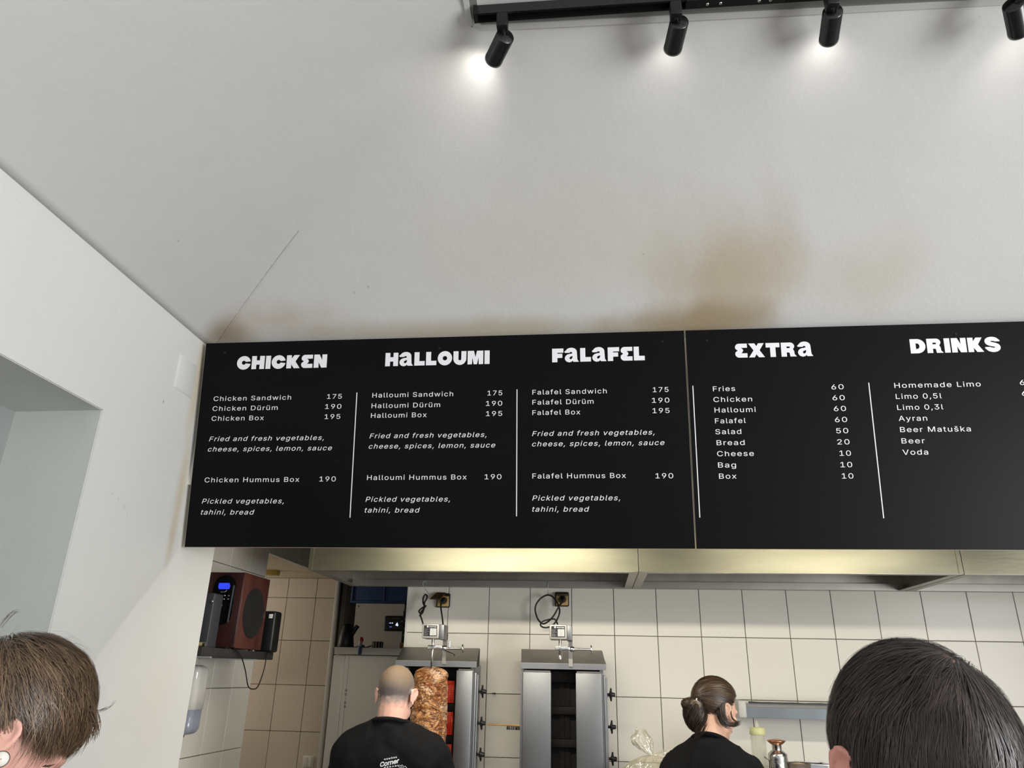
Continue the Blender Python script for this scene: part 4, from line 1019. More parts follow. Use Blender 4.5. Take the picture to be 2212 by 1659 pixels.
# ================================================================== LEFT KITCHEN CORNER
SHX = -1.76; SH0, SH1 = 3.36, 4.15; SZ0, SZ1 = 0.062, 0.100
t = thing('wall_shelf', 'dark narrow shelf on the tiled side wall carrying the speakers', 'shelf', (-1.94, 3.75, SZ0))
M_shelf = mat('dark_shelf_board', srgb(46, 44, 42), 0.6, var=0.2, vscale=20)
MB().bbox((KX+0.008, SH0, SZ0), (SHX, SH1, SZ1), 0.002).build('board', M_shelf, t)
for y in (3.5, 4.0):
    MB().box((KX+0.006, y, SZ0-0.006), (SHX-0.03, y+0.018, SZ0)).build('bracket', M_white, t)
    MB().box((KX+0.006, y, SZ0-0.16), (KX+0.010, y+0.018, SZ0)).build('bracket_rail', M_white, t)
# subwoofer
M_mah = mat('mahogany_veneer', srgb(52, 20, 18), 0.45, col2=srgb(38, 13, 12), vscale=7, stretch=(6, 6, 0.7), coat=0.15)
M_mah2 = mat('mahogany_side_veneer', srgb(88, 48, 40), 0.45, col2=srgb(68, 34, 29), vscale=7, stretch=(6, 6, 0.7), bump=0.05)
A1 = atY(518.7, 1316, 3.70); SX1 = A1.x; sy0, sy1 = 3.70, 4.01; sz0 = 0.106; sz1 = 0.472; SX0 = SX1-0.26
t = thing('subwoofer', 'mahogany wooden subwoofer with blue lit display, on the dark shelf', 'speaker', ((SX0+SX1)/2, (sy0+sy1)/2, SZ1))
MB().bbox((SX0, sy0, sz0), (SX1-0.004, sy1, sz1), 0.003).build('cabinet', M_mah, t)
MB().bbox((SX1-0.004, sy0, sz0), (SX1, sy1, sz1), 0.0015).build('side_panel', M_mah2, t)
for x in (SX0+0.03, SX1-0.04):
    for y in (sy0+0.03, sy1-0.04): MB().lathe([(0.012, 0), (0.012, sz0-SZ1)], (x, y, SZ1), 12).build('foot', M_black, t)
cy_ = (sy0+sy1)/2; cz_ = (sz0+sz1)/2-0.005
prof = []
mb = MB(); ring = []
for j, (r, h) in enumerate([(1.0, 0.0), (1.0, 0.004), (0.93, 0.005), (0.88, 0.001), (0.5, 0.004), (0.0, 0.006)]):
    for k in range(40):
        a = 2*PI*k/40; mb.v.append(Vector((SX1+h, cy_+math.cos(a)*0.118*r, cz_+math.sin(a)*0.125*r)))
for j in range(5):
    for k in range(40): k2 = (k+1) % 40; mb.f.append([j*40+k, j*40+k2, (j+1)*40+k2, (j+1)*40+k]); mb.sm.append(True)
mb.build('driver_grille', mat('black_speaker_cloth', srgb(14, 13, 14), 0.9), t)
# control panel on the front: capsule shape
def front(px, py): return atY(px, py, sy0)
g7 = lambda x, y: (380+x/6.38, 1200+y/6.38)
pc0 = front(*g7(690, 270)); pc1 = front(*g7(612, 960)); xm = (pc0.x+pc1.x)/2; hw = 0.058; ztop = pc0.z; zbot = pc1.z
pts = [(xm+hw*math.cos(a), ztop-hw*1.05+hw*1.05*math.sin(a)) for a in [PI*i/16 for i in range(17)]]+[(xm+hw*math.cos(a), zbot+hw*0.9+hw*0.9*math.sin(a)) for a in [PI+PI*i/16 for i in range(17)]]
MB().prism([(x, sy0-0.006, z) for x, z in pts], (0, 0.006, 0)).build('control_panel', mat('gloss_black_panel', srgb(10, 10, 12), 0.15), t)
def pan(x, y): p = front(*g7(x, y)); return Vector((p.x, sy0-0.006, p.z))
q = [pan(605, 380), pan(745, 380), pan(757, 420), pan(740, 465), pan(600, 465), pan(592, 430)]
M_lcd = mat('blue_backlit_display', srgb(40, 60, 220), 0.3, emis=srgb(48, 72, 235), estr=0.8)
MB().prism([v+Vector((0,-0.0005,0)) for v in q], (0, 0.0005, 0)).build('display', M_lcd, t)
c = pan(703, 420); text_on('50', c-Vector((0,0,0.006))+Vector((0,-0.0006,0)), Vector((1,0,0)), Vector((0,0,1)), -0.002, 0.013, 0.011, 'lettering', mat('lcd_ink', srgb(26, 34, 130), 0.5), t)
c = pan(655, 498); text_on('Genius', c+Vector((0,-0.0002,-0.003)), Vector((1,0,0)), Vector((0,0,1)), -0.010, 0.012, 0.004, 'lettering', M_print, t, shear=0.2)
MB().tube([c+Vector((0.012,-0.001,0.001)), c+Vector((0.016,-0.001,0.0)), c+Vector((0.020,-0.001,0.008))], 0.0008, 5).build('logo_tick', M_print, t)
for x, y in ((622, 552), (678, 553), (735, 555), (557, 598), (613, 600), (669, 601), (725, 602)):
    c = pan(x, y); MB().lathe([(0.0045, 0), (0.0042, 0.002), (0.003, 0.003)], c, 12, (0,-1,0)).build('button', M_chrome, t)
c = pan(608, 684)
MB().lathe([(0.016, 0), (0.016, 0.010), (0.0145, 0.012), (0.001, 0.0115)], c, 28, (0,-1,0), cap=False).build('volume_knob', M_chrome, t)
a = pan(812, 415); b = pan(722, 918)
MB().prism([a+Vector((-0.0035,-0.002,0)), a+Vector((0.0035,-0.002,0)), b+Vector((0.0035,-0.002,0)), b+Vector((-0.0035,-0.002,0))], (0, 0.003, 0)).build('trim_strip', mat('silver_strip', srgb(120, 128, 136), 0.3, 0.6), t)
# small satellite speakers
a = atY(465, 1281, 3.50); zt = a.z; a2 = a.x
t = thing('satellite_speaker', 'slim dark grey satellite speaker standing left of the subwoofer', 'speaker', (a2-0.045, 3.54, SZ1), 'satellite speakers')
MB().bbox((a2-0.09, 3.50, SZ1), (a2, 3.59, zt), 0.006).build('cabinet', mat('dark_grey_speaker', srgb(54, 56, 60), 0.55), t)
MB().lathe([(0.007, 0), (0.007, 0.003), (0.004, 0.004)], (atY(458, 1299, 3.5).x, 3.50, atY(458, 1299, 3.5).z), 14, (0,-1,0)).build('tweeter', M_chrome, t)
a = atY(597, 1325, 4.06); b = atY(587, 1405, 4.06)
t = thing('satellite_speaker', 'black satellite speaker with a small white label right of the subwoofer', 'speaker', (a.x-0.05, 4.09, SZ1), 'satellite speakers')
MB().bbox((a.x-0.10, 4.055, SZ1), (a.x, 4.145, a.z+0.012), 0.012, 3).build('cabinet', M_black, t)
c = atY(585, 1331, 4.054)
lb = MB().bbox((c.x-0.011, 4.0535, c.z-0.011), (c.x+0.011, 4.056, c.z+0.011), 0.001).build('label_sticker', mat('sticker_white', srgb(225, 222, 214), 0.6), t)
text_on('LR', Vector((c.x-0.008, 4.0533, c.z-0.004)), Vector((1,0,0)), Vector((0,0,1)), 0, 0.016, 0.008, 'lettering', mat('label_ink', srgb(150, 90, 60), 0.6), lb, lift=0.0003)
cable('speaker_cable', [atY(503, 1396, 3.62), atX(505, 1399, SHX+0.01), atX(521, 1419, SHX+0.015), atX(530, 1449, SHX+0.02), atX(536, 1482, SHX+0.02), atX(547, 1488.5, SHX+0.02), atX(557.5, 1482, SHX+0.02), atX(569.6, 1449, SHX+0.02), atX(577, 1412, SHX+0.012), atX(578, 1404, SHX-0.03)], 0.0030, 'thin black cable drooping in a loop below the dark shelf', 'cable')
cable('speaker_cable', [(SX0+0.02, 3.66, SZ1+0.005), (SX0+0.10, 3.62, SZ1+0.006), (SX1-0.08, 3.655, SZ1+0.012), (SX1-0.02, 3.66, SZ1+0.005), (SX1-0.03, 3.68, SZ1+0.004)], 0.0035, 'black cable lying on the shelf in front of the subwoofer', 'cable')
a = atY(436, 1394, 3.44)
t = thing('paint_brush', 'short beige handled brush lying at the left end of the shelf', 'brush', (a.x, 3.44, SZ1))
MB().tube([(a.x-0.03, 3.44, SZ1+0.012), (a.x+0.005, 3.44, SZ1+0.014)], [0.010, 0.009], 12).build('handle', mat('beige_handle', srgb(186, 172, 126), 0.5), t)
MB().tube([(a.x+0.005, 3.44, SZ1+0.014), (a.x+0.018, 3.44, SZ1+0.013)], [0.009, 0.012], 12).build('ferrule', M_chrome, t)

# soap dispenser
dy0, dy1 = 3.80, 3.925; dx1 = -0.507*3.925; dzb = atY(425, 1588, 3.86).z; dzt = atY(440, 1437, 3.86).z; dzm = atY(440, 1533.5, 3.86).z
t = thing('soap_dispenser', 'white wall soap dispenser with grey see-through tank, behind the pillar edge', 'soap dispenser', ((KX+dx1)/2, 3.86, dzb))
M_gw = mat('gloss_white_plastic', srgb(226, 222, 212), 0.18, coat=0.3)
M_gt = mat('smoky_grey_tank', srgb(152, 156, 170), 0.2, coat=0.3, alpha=0.93)
def rloft(x0, x1, y0, y1, prof, r, m, name, parent):
    mb = MB(); n = 8; rings = []
    for z, ins in prof:
        a0, a1, b0, b1 = x0, x1-ins, y0+ins, y1-ins; rr = max(0.003, r-ins*0.3); ring = []
        for cx0, cy0, st in ((a1-rr, b1-rr, 0), (a0+0.004, b1-0.004, 90), (a0+0.004, b0+0.004, 180), (a1-rr, b0+rr, 270)):
            q = rr if st in (0, 270) else 0.004
            for k in range(n+1):
                a = math.radians(st+90*k/n); ring.append(Vector((cx0+q*math.cos(a), cy0+q*math.sin(a), z)))
        rings.append(ring)
    N_ = len(rings[0])
    mb.v = [p for q in rings for p in q]
    for i_ in range(len(rings)-1):
        for k in range(N_): k2 = (k+1) % N_; mb.f.append([i_*N_+k, i_*N_+k2, (i_+1)*N_+k2, (i_+1)*N_+k]); mb.sm.append(True)
    mb.f.append(list(range(N_))[::-1]); mb.f.append([(len(rings)-1)*N_+k for k in range(N_)]); mb.sm += [False, False]
    return mb.build(name, m, parent)
ins_ = lambda t_: 0.030*(1-math.sqrt(max(0, 1-t_*t_)))
rloft(KX+0.006, dx1, dy0, dy1, [(dzm, 0), (dzt-0.035, 0.0)]+[(dzt-0.035+0.035*k/6, ins_(k/6)) for k in range(1, 7)], 0.030, M_gw, 'cover', t)
rloft(KX+0.008, dx1-0.003, dy0+0.002, dy1-0.002, [(dzb+0.04-0.04*k/6, ins_(k/6)) for k in range(6, 0, -1)]+[(dzb+0.04, 0), (dzm+0.002, 0.0)], 0.030, M_gt, 'tank', t)
MB().box((KX+0.012, dy0+0.012, dzb+0.02), (dx1-0.022, dy1-0.012, dzb+0.075)).build('soap', mat('pale_soap', srgb(196, 196, 202), 0.5), t)
MB().lathe([(0.010, 0), (0.010, 0.012), (0.005, 0.02)], ((KX+dx1)/2, 3.86, dzb+0.004), 12, (0,0,-1)).build('nozzle', M_black, t)
o_ = Vector((dx1-0.030, dy0-0.0005, dzm+0.012))
text_on('T', o_, Vector((1,0,0)), Vector((0,0,1)), 0, 0.009, 0.010, 'logo_mark', mat('logo_grey', srgb(120, 116, 108), 0.5), t)

# light switch on the alcove wall
c = atY(666, 1646, AB-0.008)
t = thing('light_switch', 'white rocker light switch low on the far tiled wall', 'switch', (c.x, AB-0.008, c.z-0.04))
MB().bbox((c.x-0.042, AB-0.020, c.z-0.042), (c.x+0.042, AB-0.006, c.z+0.042), 0.006).build('plate', M_gw, t)
MB().bbox((c.x-0.032, AB-0.026, c.z-0.032), (c.x-0.001, AB-0.019, c.z+0.032), 0.002).build('rocker', M_gw, t)
MB().bbox((c.x+0.001, AB-0.026, c.z-0.032), (c.x+0.032, AB-0.019, c.z+0.032), 0.002).build('rocker', M_gw, t)
# yellowed junction box on the soffit with a wire
a = atZ(578, 1224, SOF); b = atZ(598, 1231, SOF)
t = thing('junction_box', 'yellowed junction box on the soffit above the shelf', 'junction box', (b.x-0.05, b.y, SOF-0.03))
MB().bbox((b.x-0.13, b.y, SOF-0.035), (b.x, b.y+0.07, SOF), 0.004).build('box', mat('aged_yellow_plastic', srgb(176, 150, 62), 0.5, var=0.3, vscale=20), t)
MB().tube([(b.x-0.09, b.y+0.03, SOF-0.03), (b.x-0.095, b.y+0.04, SOF-0.12), (b.x-0.10, b.y+0.045, SOF-0.20)], 0.004, 6).build('wire', M_white, t)

# ================================================================== FRIDGE NICHE
FY = 5.30
fl = atY(723, 1397.6, FY); fx0 = fl.x; fx1 = fx0+0.66; fzt = fl.z; fzd = atY(795, 1415.5, FY).z
M_fr = mat('white_fridge_enamel', srgb(205, 200, 192), 0.35)
t = thing('fridge', 'tall white fridge behind the shaved man with clutter on its top', 'fridge', ((fx0+fx1)/2, FY+0.3, FLOOR))
MB().bbox((fx0, FY+0.05, FLOOR+0.04), (fx1, FY+0.60, fzt), 0.004).build('body', M_fr, t)
MB().bbox((fx0, FY, fzd+0.002), (fx1, FY+0.05, fzt), 0.004).build('top_fascia', M_fr, t)
xg = atY(747, 1405, FY).x
MB().bbox((fx0, FY, FLOOR+0.06), (xg-0.0015, FY+0.048, fzd-0.003), 0.003).build('door_edge', M_fr, t)
MB().bbox((xg+0.0015, FY-0.004, FLOOR+0.06), (fx1, FY+0.048, fzd-0.003), 0.003).build('door', M_fr, t)
MB().bbox((xg+0.030, FY-0.006, FLOOR+0.10), (xg+0.033, FY-0.003, fzd-0.006), 0.001).build('door_seam', mat('seam_grey', srgb(150, 146, 140), 0.5), t)
for px_, py_ in ((747, 1491), (746, 1500), (744.7, 1517.6), (743.9, 1526)):
    c = atY(px_, py_, FY); MB().lathe([(0.009, 0), (0.009, 0.003), (0.007, 0.004)], (c.x+0.004, FY-0.002, c.z), 16, (0,-1,0)).build('hole_plug', mat('plug_grey', srgb(150, 146, 140), 0.6), t)
for x in (fx0+0.05, fx1-0.05): MB().lathe([(0.02, 0), (0.02, 0.045)], (x, FY+0.3, FLOOR), 12).build('foot', M_black, t)
# cooling cabinet behind
CY = 5.95
pl_ = atY(774, 1304, CY); pz = pl_.z; px0 = pl_.x-0.012; px1 = atY(868, 1390, CY).x
t = thing('cold_cabinet', 'white cold cabinet with glowing digital display, standing behind the fridge', 'cold cabinet', ((px0+px1)/2, CY+0.3, FLOOR))
MB().bbox((px0, CY, FLOOR), (px1, CY+0.55, pz), 0.005).build('body', M_fr, t)
MB().box((px0-0.004, CY-0.006, FLOOR+0.1), (px1+0.002, CY, pz+0.002)).build('front_panel', M_fr, t)
MB().lathe([(0.005, 0), (0.005, 0.003)], (px0+0.02, CY-0.006, pz-0.02), 10, (0,-1,0)).build('screw', M_black, t)
a = atY(831, 1330, CY-0.03); b = atY(870, 1363.5, CY-0.03)
cp = MB().bbox((a.x, CY-0.035, b.z), (b.x+0.02, CY-0.006, a.z), 0.012, 3).build('control_unit', M_black, t)
g6 = lambda x, y: (700+x/6.38, 1240+y/6.38)
def cp_(x, y): return atY(*g6(x, y), CY-0.0352)
p0 = cp_(888, 616); p1 = cp_(940, 616); p2 = cp_(1045, 616)
text_on('rm', p0, Vector((1,0,0)), Vector((0,0,1)), 0, p1.x-p0.x, 0.012, 'lettering', mat('red_print', srgb(130, 40, 34), 0.5), cp)
text_on('gastro', p1, Vector((1,0,0)), Vector((0,0,1)), 0.005, p2.x-p1.x, 0.012, 'lettering', mat('grey_print', srgb(150, 146, 140), 0.5), cp)
M_led = mat('blue_white_led', srgb(200, 220, 255), 0.3, emis=(0.55, 0.72, 1.0, 1), estr=2.2)
M_led2 = mat('blue_led', srgb(80, 100, 255), 0.3, emis=(0.12, 0.18, 1.0, 1), estr=1.5)
p = cp_(985, 716); q = cp_(1022, 716); text_on('4', p, Vector((1,0,0)), Vector((0,0,1)), 0, q.x-p.x, 0.034, 'digit', M_led, cp, bold=0.02)
for x, y, w_, mm in ((895, 680, 12, M_led2), (912, 680, 10, M_led), (935, 680, 14, M_led), (905, 733, 12, M_led2), (924, 733, 10, M_led2)):
    p = cp_(x, y); MB().box((p.x, CY-0.0365, p.z), (p.x+w_*0.0005, CY-0.035, p.z+0.005)).build('indicator', mm, cp)
p = cp_(1058, 660); q = cp_(1090, 640); MB().box((p.x, CY-0.037, p.z), (q.x, CY-0.035, q.z)).build('sticker', mat('grey_sticker', srgb(130, 126, 118), 0.6), cp)
# blue crates on the cabinet
M_crate = mat('blue_crate_plastic', srgb(26, 62, 116), 0.5, var=0.2, vscale=8)
def crate(x0, x1, y0, label):
    z0 = pz+0.006; z1 = z0+0.24; y1 = y0+0.36
    t = thing('plastic_crate', label, 'crate', ((x0+x1)/2, (y0+y1)/2, z0), 'blue crates on the cold cabinet')
    mb = MB().bbox((x0, y0, z0), (x1, y1, z0+0.012), 0.004); mb.build('base', M_crate, t)
    for a, b in (((x0, y0), (x1, y0+0.008)), ((x0, y1-0.008), (x1, y1)), ((x0, y0+0.008), (x0+0.008, y1-0.008)), ((x1-0.008, y0+0.008), (x1, y1-0.008))):
        MB().bbox((a[0], a[1], z0+0.012), (b[0], b[1], z1), 0.002).build('side', M_crate, t)
    for k in range(3):
        x = x0+0.01+(x1-x0-0.03)*k/2; MB().bbox((x, y0-0.008, z0+0.01), (x+0.012, y0+0.002, z1), 0.002).build('rib', M_crate, t)
    MB().bbox((x0-0.006, y0-0.012, z1-0.02), (x1+0.006, y0+0.001, z1), 0.003).build('rim', M_crate, t)
    MB().bbox((x0+0.0, y0-0.009, z0+0.0), (x1, y0+0.001, z0+0.016), 0.003).build('foot_rail', M_crate, t)
crate(px0-0.05, px0+0.50, CY-0.02, 'large blue plastic crate above the cold cabinet, left one')
crate(px0+0.515, px0+0.83, CY-0.02, 'blue plastic crate at the wall edge, right of the large crate')
# chalk board strip and wooden piece at the wall edge
a = atY(871, 1322, 5.6); b = atY(868, 1388, 5.6)
t = thing('chalkboard', 'narrow black chalkboard with chalk letters beside the digital display', 'chalkboard', ((a.x+b.x)/2+0.03, 5.6, b.z-0.02))
cb = MB().bbox((b.x-0.005, 5.60, b.z), (a.x+0.25, 5.615, a.z+0.01), 0.003).build('board', mat('chalkboard_black', srgb(30, 30, 30), 0.9, var=0.3, vscale=9), t)
for s, yy in (('K', 642), ('V', 702), ('O', 775), ('n', 860)):
    p = atY(*g6(1112-(yy-642)*0.09, yy), 5.598); text_on(s, p, Vector((1,0,0)), Vector((0,0,1)), 0, 0.022, 0.030, 'lettering', mat('chalk', srgb(140, 138, 130), 0.9), t, bold=-0.01)
MB().bbox((b.x-0.012, 5.59, fzt+0.001), (a.x+0.25, 5.63, b.z-0.001), 0.003).build('wooden_base', M_wood, t)
MB().box((b.x+0.20, 5.615, b.z), (b.x+0.24, CY-0.01, b.z+0.02)).build('wall_bracket', M_wood, t)
# clutter on the fridge
zf = fzt
a = atY(731, 1370, FY+0.2); b = atY(766, 1370, FY+0.2)
t = thing('black_kettle', 'black jug with upturned spout on the left of the fridge top', 'jug', ((a.x+b.x)/2, FY+0.22, zf))
cx_ = (a.x+b.x)/2; hh = atY(745, 1352, FY+0.2).z-zf
MB().lathe([(0.055, 0), (0.060, 0.01), (0.050, hh*0.6), (0.038, hh*0.85), (0.030, hh)], (cx_-0.005, FY+0.22, zf), 28).build('body', M_black, t)
MB().lathe([(0.036, 0), (0.030, 0.012), (0.006, 0.018)], (cx_-0.005, FY+0.22, zf+hh), 20).build('lid', M_black, t)
e = atY(771, 1351, FY+0.2)
MB().tube(catmull([(cx_+0.03, FY+0.22, zf+hh*0.55), (cx_+0.05, FY+0.22, zf+hh*0.8), (e.x, FY+0.22, e.z)], 5), [0.016]*11, 12).build('spout', M_black, t)
MB().bbox((cx_-0.075, FY+0.15, zf), (cx_+0.05, FY+0.29, zf+0.006), 0.002).build('mat_board', mat('pale_card', srgb(170, 150, 120), 0.8), t)
c = atY(778, 1400, FY-0.02)
t = thing('glue_tube', 'small blue tube with red cap hanging over the fridge front', 'tube', (c.x, FY-0.02, atY(776, 1414, FY-0.02).z))
z0 = atY(776, 1414, FY-0.02).z; z1 = atY(778, 1396, FY-0.02).z; z2 = atY(779, 1386, FY-0.02).z; z3 = atY(779, 1376, FY-0.02).z
MB().lathe([(0.008, 0), (0.012, 0.006), (0.013, z1-z0)], (c.x, FY-0.02, z0), 16).build('body', mat('navy_blue', srgb(28, 44, 92), 0.4), t)
MB().lathe([(0.013, z1-z0), (0.012, z2-z0)], (c.x, FY-0.02, z0), 16).build('collar', mat('grey_collar', srgb(130, 128, 126), 0.4), t)
MB().lathe([(0.014, z2-z0), (0.015, (z3+z2)/2-z0), (0.008, z3-z0)], (c.x+0.003, FY-0.02, z0), 16).build('cap', mat('red_cap', srgb(150, 28, 28), 0.4), t)
MB().bbox((c.x-0.006, FY-0.012, z1-0.01), (c.x+0.006, FY+0.06, z1+0.012), 0.002).build('clip', M_black, t)
c = atY(816, 1390, FY+0.2)
t = thing('cable_spool', 'dark ribbed tin with loose black cables on the fridge top', 'tin', (c.x, FY+0.2, zf))
hh = 0.045
MB().lathe([(0.036, 0), (0.040, 0.004), (0.040, hh), (0.034, hh+0.003)], (c.x, FY+0.2, zf), 28).build('tin', M_burn, t)
for k in range(12):
    a_ = 2*PI*k/12; MB().bbox((c.x+0.040*math.cos(a_)-0.002, FY+0.2+0.040*math.sin(a_)-0.002, zf+0.004), (c.x+0.040*math.cos(a_)+0.002, FY+0.2+0.040*math.sin(a_)+0.002, zf+hh), 0.001).build('rib', M_steel_d, t)
cable('loose_cable', [(c.x-0.04, FY+0.18, zf+0.02), (c.x-0.07, FY+0.15, zf+0.006), (c.x-0.11, FY+0.14, zf+0.02), (c.x-0.15, FY+0.16, zf+0.006), (c.x-0.20, FY+0.15, zf+0.01)], 0.004, 'loose black cable lying across the fridge top', 'cable')
# ================================================================== PEOPLE
def frame(c, f, up=(0,0,1), roll=0.0):
    """matrix with x right, y forward, z up; origin c"""
    f = Vector(f).normalized(); r = f.cross(Vector(up)).normalized(); u = r.cross(f)
    if roll: q = Matrix.Rotation(roll, 3, f); r = q @ r; u = q @ u
    c = Vector(c)
    return Matrix(((r.x, f.x, u.x, c.x), (r.y, f.y, u.y, c.y), (r.z, f.z, u.z, c.z), (0, 0, 0, 1)))
def head_prims(mb, M, s, open_neck=True):
    E_ = lambda c, r, N=None: mb.ell([x*s for x in c], [x*s for x in r], (M @ N) if N else M, 24, 16)
    E_((0,-.012,.035), (.076,.096,.084)); E_((0,.008,.005), (.072,.085,.085))
    E_((0,.038,-.045), (.057,.052,.075)); E_((0,.050,-.088), (.040,.036,.032)); E_((0,.078,-.100), (.018,.016,.015))
    E_((0,.080,.012), (.050,.018,.014))                                  # brow
    mb.cap_((0,.090*s,.002*s), (0,.108*s,-.036*s), .009*s, .012*s, M); E_((.010,.100,-.040), (.008,.009,.007)); E_((-.010,.100,-.040), (.008,.009,.007))   # nose
    E_((0,.094,-.062), (.022,.010,.006)); E_((0,.092,-.071), (.019,.010,.006))   # lips
    for sx in (-1, 1):
        E_((sx*.034,.070,-.025), (.024,.020,.020)); E_((sx*.055,.015,-.070), (.014,.030,.028))
        N = Matrix.Translation((sx*.081*s, -.012*s, -.012*s)) @ Matrix.Rotation(sx*-0.42, 4, 'Z') @ Matrix.Rotation(-0.18, 4, 'X')
        # ear: rim, bowl, lobe
        n = 14
        pts = []
        for i in range(n+1):
            a = 2*PI*i/n
            pts.append(Vector((sx*(.009+.005*math.sin(a)-.003*math.cos(a)), -.002-(.016+.003*math.sin(a))*math.cos(a), .030*math.sin(a)+.004)))
        for i in range(n): mb.cap_(pts[i]*s, pts[i+1]*s, .0042*s, .0042*s, M @ N, 8)
        mb.ell([x*s for x in (sx*.004, -.001, .002)], [x*s for x in (.006, .0185, .030)], M @ N, 14, 10)
        mb.ell([x*s for x in (sx*.006, .004, -.027)], [x*s for x in (.006, .008, .009)], M @ N, 12, 8)
def remesh(mb, voxel, smooth=5, fold=0.0, seed=0, fscale=7.0):
    me = bpy.data.meshes.new('tmp'); me.from_pydata(mb.v, [], mb.f); o = bpy.data.objects.new('tmp', me); COL.objects.link(o)
    r = o.modifiers.new('r', 'REMESH'); r.mode = 'VOXEL'; r.voxel_size = voxel
    s_ = o.modifiers.new('s', 'SMOOTH'); s_.iterations = smooth; s_.factor = 0.5
    bpy.context.view_layer.update(); dg = bpy.context.evaluated_depsgraph_get()
    e = o.evaluated_get(dg); m2 = bpy.data.meshes.new_from_object(e)
    vs_ = [v.co.copy() for v in m2.vertices]; ns = [v.normal.copy() for v in m2.vertices]; fs_ = [tuple(p.vertices) for p in m2.polygons]
    bpy.data.objects.remove(o); bpy.data.meshes.remove(me); bpy.data.meshes.remove(m2)
    if fold:
        for i, v in enumerate(vs_):
            q = Vector((v.x*fscale, v.y*fscale, v.z*fscale*0.55+seed))
            a = noise.noise(q); b = 1-2*abs(noise.noise(q*1.7+Vector((3.1, 0, 0))))
            vs_[i] = v+ns[i]*fold*(0.5*a+0.7*max(b, 0)**2)
    out = MB(); out.v = vs_; out.f = [list(f) for f in fs_]; out.sm = [True]*len(fs_); return out
def person(label, headM, hs, facing, skin, shirt, arms, k=None, shift=(0,0), detail=0.006, wide=1.0, hands=True, torso_up=0.0):
    hc = headM.translation
    k = k or (hc.z-FLOOR)/1.635
    bf = Vector((math.cos(facing), math.sin(facing), 0))
    B = frame((hc.x-bf.x*0.03+shift[0], hc.y-bf.y*0.03+shift[1], FLOOR), bf) @ Matrix.Scale(k, 4)
    t = thing('person', label, 'person', (B.translation.x, B.translation.y, FLOOR))
    mb = MB(); head_prims(mb, headM, hs)
    W_ = wide
    nb = B @ Vector((0, -.012, 1.44+torso_up)); nt = headM @ Vector((0, -.025*hs, -.035*hs))
    mb.cap_(nb, nt, .070*hs, .062*hs); mb.cap_(B @ Vector((0, .01, 1.46+torso_up)), headM @ Vector((0, .02*hs, -.06*hs)), .045*hs, .042*hs)
    def torso(m_, g):
        E_ = lambda c, r: m_.ell(c, [x+g for x in r], B, 28, 18)
        E_((0,0,.95), (.165*W_,.115,.13)); E_((0,0,1.10), (.148*W_,.10,.15)); E_((0,.005,1.26+torso_up), (.165*W_,.112,.19)); E_((0,-.01,1.36+torso_up), (.172*W_,.095,.085))
        if g > 0: E_((0,-.014,1.480+torso_up), (.068,.066,.044))
        for sx in (-1, 1):
            m_.cap_((sx*.05,-.015,1.47+torso_up), (sx*.165*W_,-.005,1.395+torso_up), .040+g, .056+g, B)
            m_.cap_((sx*.02,-.02,1.43+torso_up), (sx*.13*W_,-.02,1.36+torso_up), .07+g, .08+g, B)
    torso(mb, 0)
    arm_pts = []
    for sx in (-1, 1):
        sh = Vector((sx*.185*W_, 0, 1.375+torso_up)); el = Vector(arms[0]); el.x *= sx; wr = Vector(arms[1]); wr.x *= sx
        arm_pts.append((sh, el, wr))
        mb.cap_(sh, el, .052, .038, B); mb.cap_(el, wr, .038, .025, B)
        d = (wr-el).normalized(); side = d.cross(Vector((0,0,1))); side = side.normalized() if side.length > .1 else Vector((0,1,0)); nrm = side.cross(d)
        pc = wr+d*.05
        mb.cap_(wr, wr+d*.075, .024, .030, B)
        mb.cap_(wr+d*.06-side*.018, wr+d*.085-side*.026, .013, .012, B); mb.cap_(wr+d*.06+side*.018, wr+d*.085+side*.026, .013, .012, B)
        for i, (off, L_) in enumerate(((-.030, .062), (-.010, .075), (.010, .070), (.029, .055))):
            a0 = wr+d*.095+side*off; a1 = a0+d*L_*.5-nrm*.008; a2 = a1+d*L_*.42-nrm*.022
            mb.cap_(a0-d*.01, a1, .0092, .0085, B, 8); mb.cap_(a1, a2, .0085, .0072, B, 8)
        a0 = wr+d*.03+side*(.028*-sx); a1 = a0+side*(.026*-sx)+d*.030-nrm*.006; a2 = a1+d*.028-nrm*.010
        mb.cap_(a0, a1, .012, .010, B, 8); mb.cap_(a1, a2, .010, .0085, B, 8)
        hp = Vector((sx*.085, 0, .90)); kn = Vector((sx*.095, .02, .49)); an = Vector((sx*.10, -.01, .09))
        mb.cap_(hp, kn, .080, .052, B); mb.cap_(kn, an, .050, .034, B); mb.cap_(an+Vector((0,-.02,-.045)), an+Vector((sx*.02,.15,-.058)), .036, .026, B)
    body = remesh(mb, detail, 4); bo = body.build('body', skin, t)
    # shirt
    ms = MB(); torso(ms, .014)
    for (sh, el, wr) in arm_pts: ms.cap_(sh, sh.lerp(el, .72), .066, .064, B)
    ms.cap_((0,0,.98), (0,0,1.1), .01, .01, B)
    sh_ = remesh(ms, 0.009, 4, 0.010, seed=hc.x*3)
    so = sh_.build('tshirt', shirt, t)
    # ribbed collar
    mc_ = MB(); n = 40; ring = []
    ax = (nt-nb).normalized(); u = ax.orthogonal().normalized(); 
    r_ = B.to_3x3() @ Vector((1,0,0)); r_.normalize(); f_ = ax.cross(r_).normalized()*-1
    cc = nb+ax*(.058)
    for i in range(n+1):
        a = 2*PI*i/n; ring.append(cc+r_*math.cos(a)*.082*hs+f_*math.sin(a)*.078*hs - ax*(.018*math.sin(a)*(-1 if f_.dot(bf) > 0 else 1))*-1)
    mc_.tube(ring, 0.0085, 8, cap=False); mc_.build('collar', shirt, so)
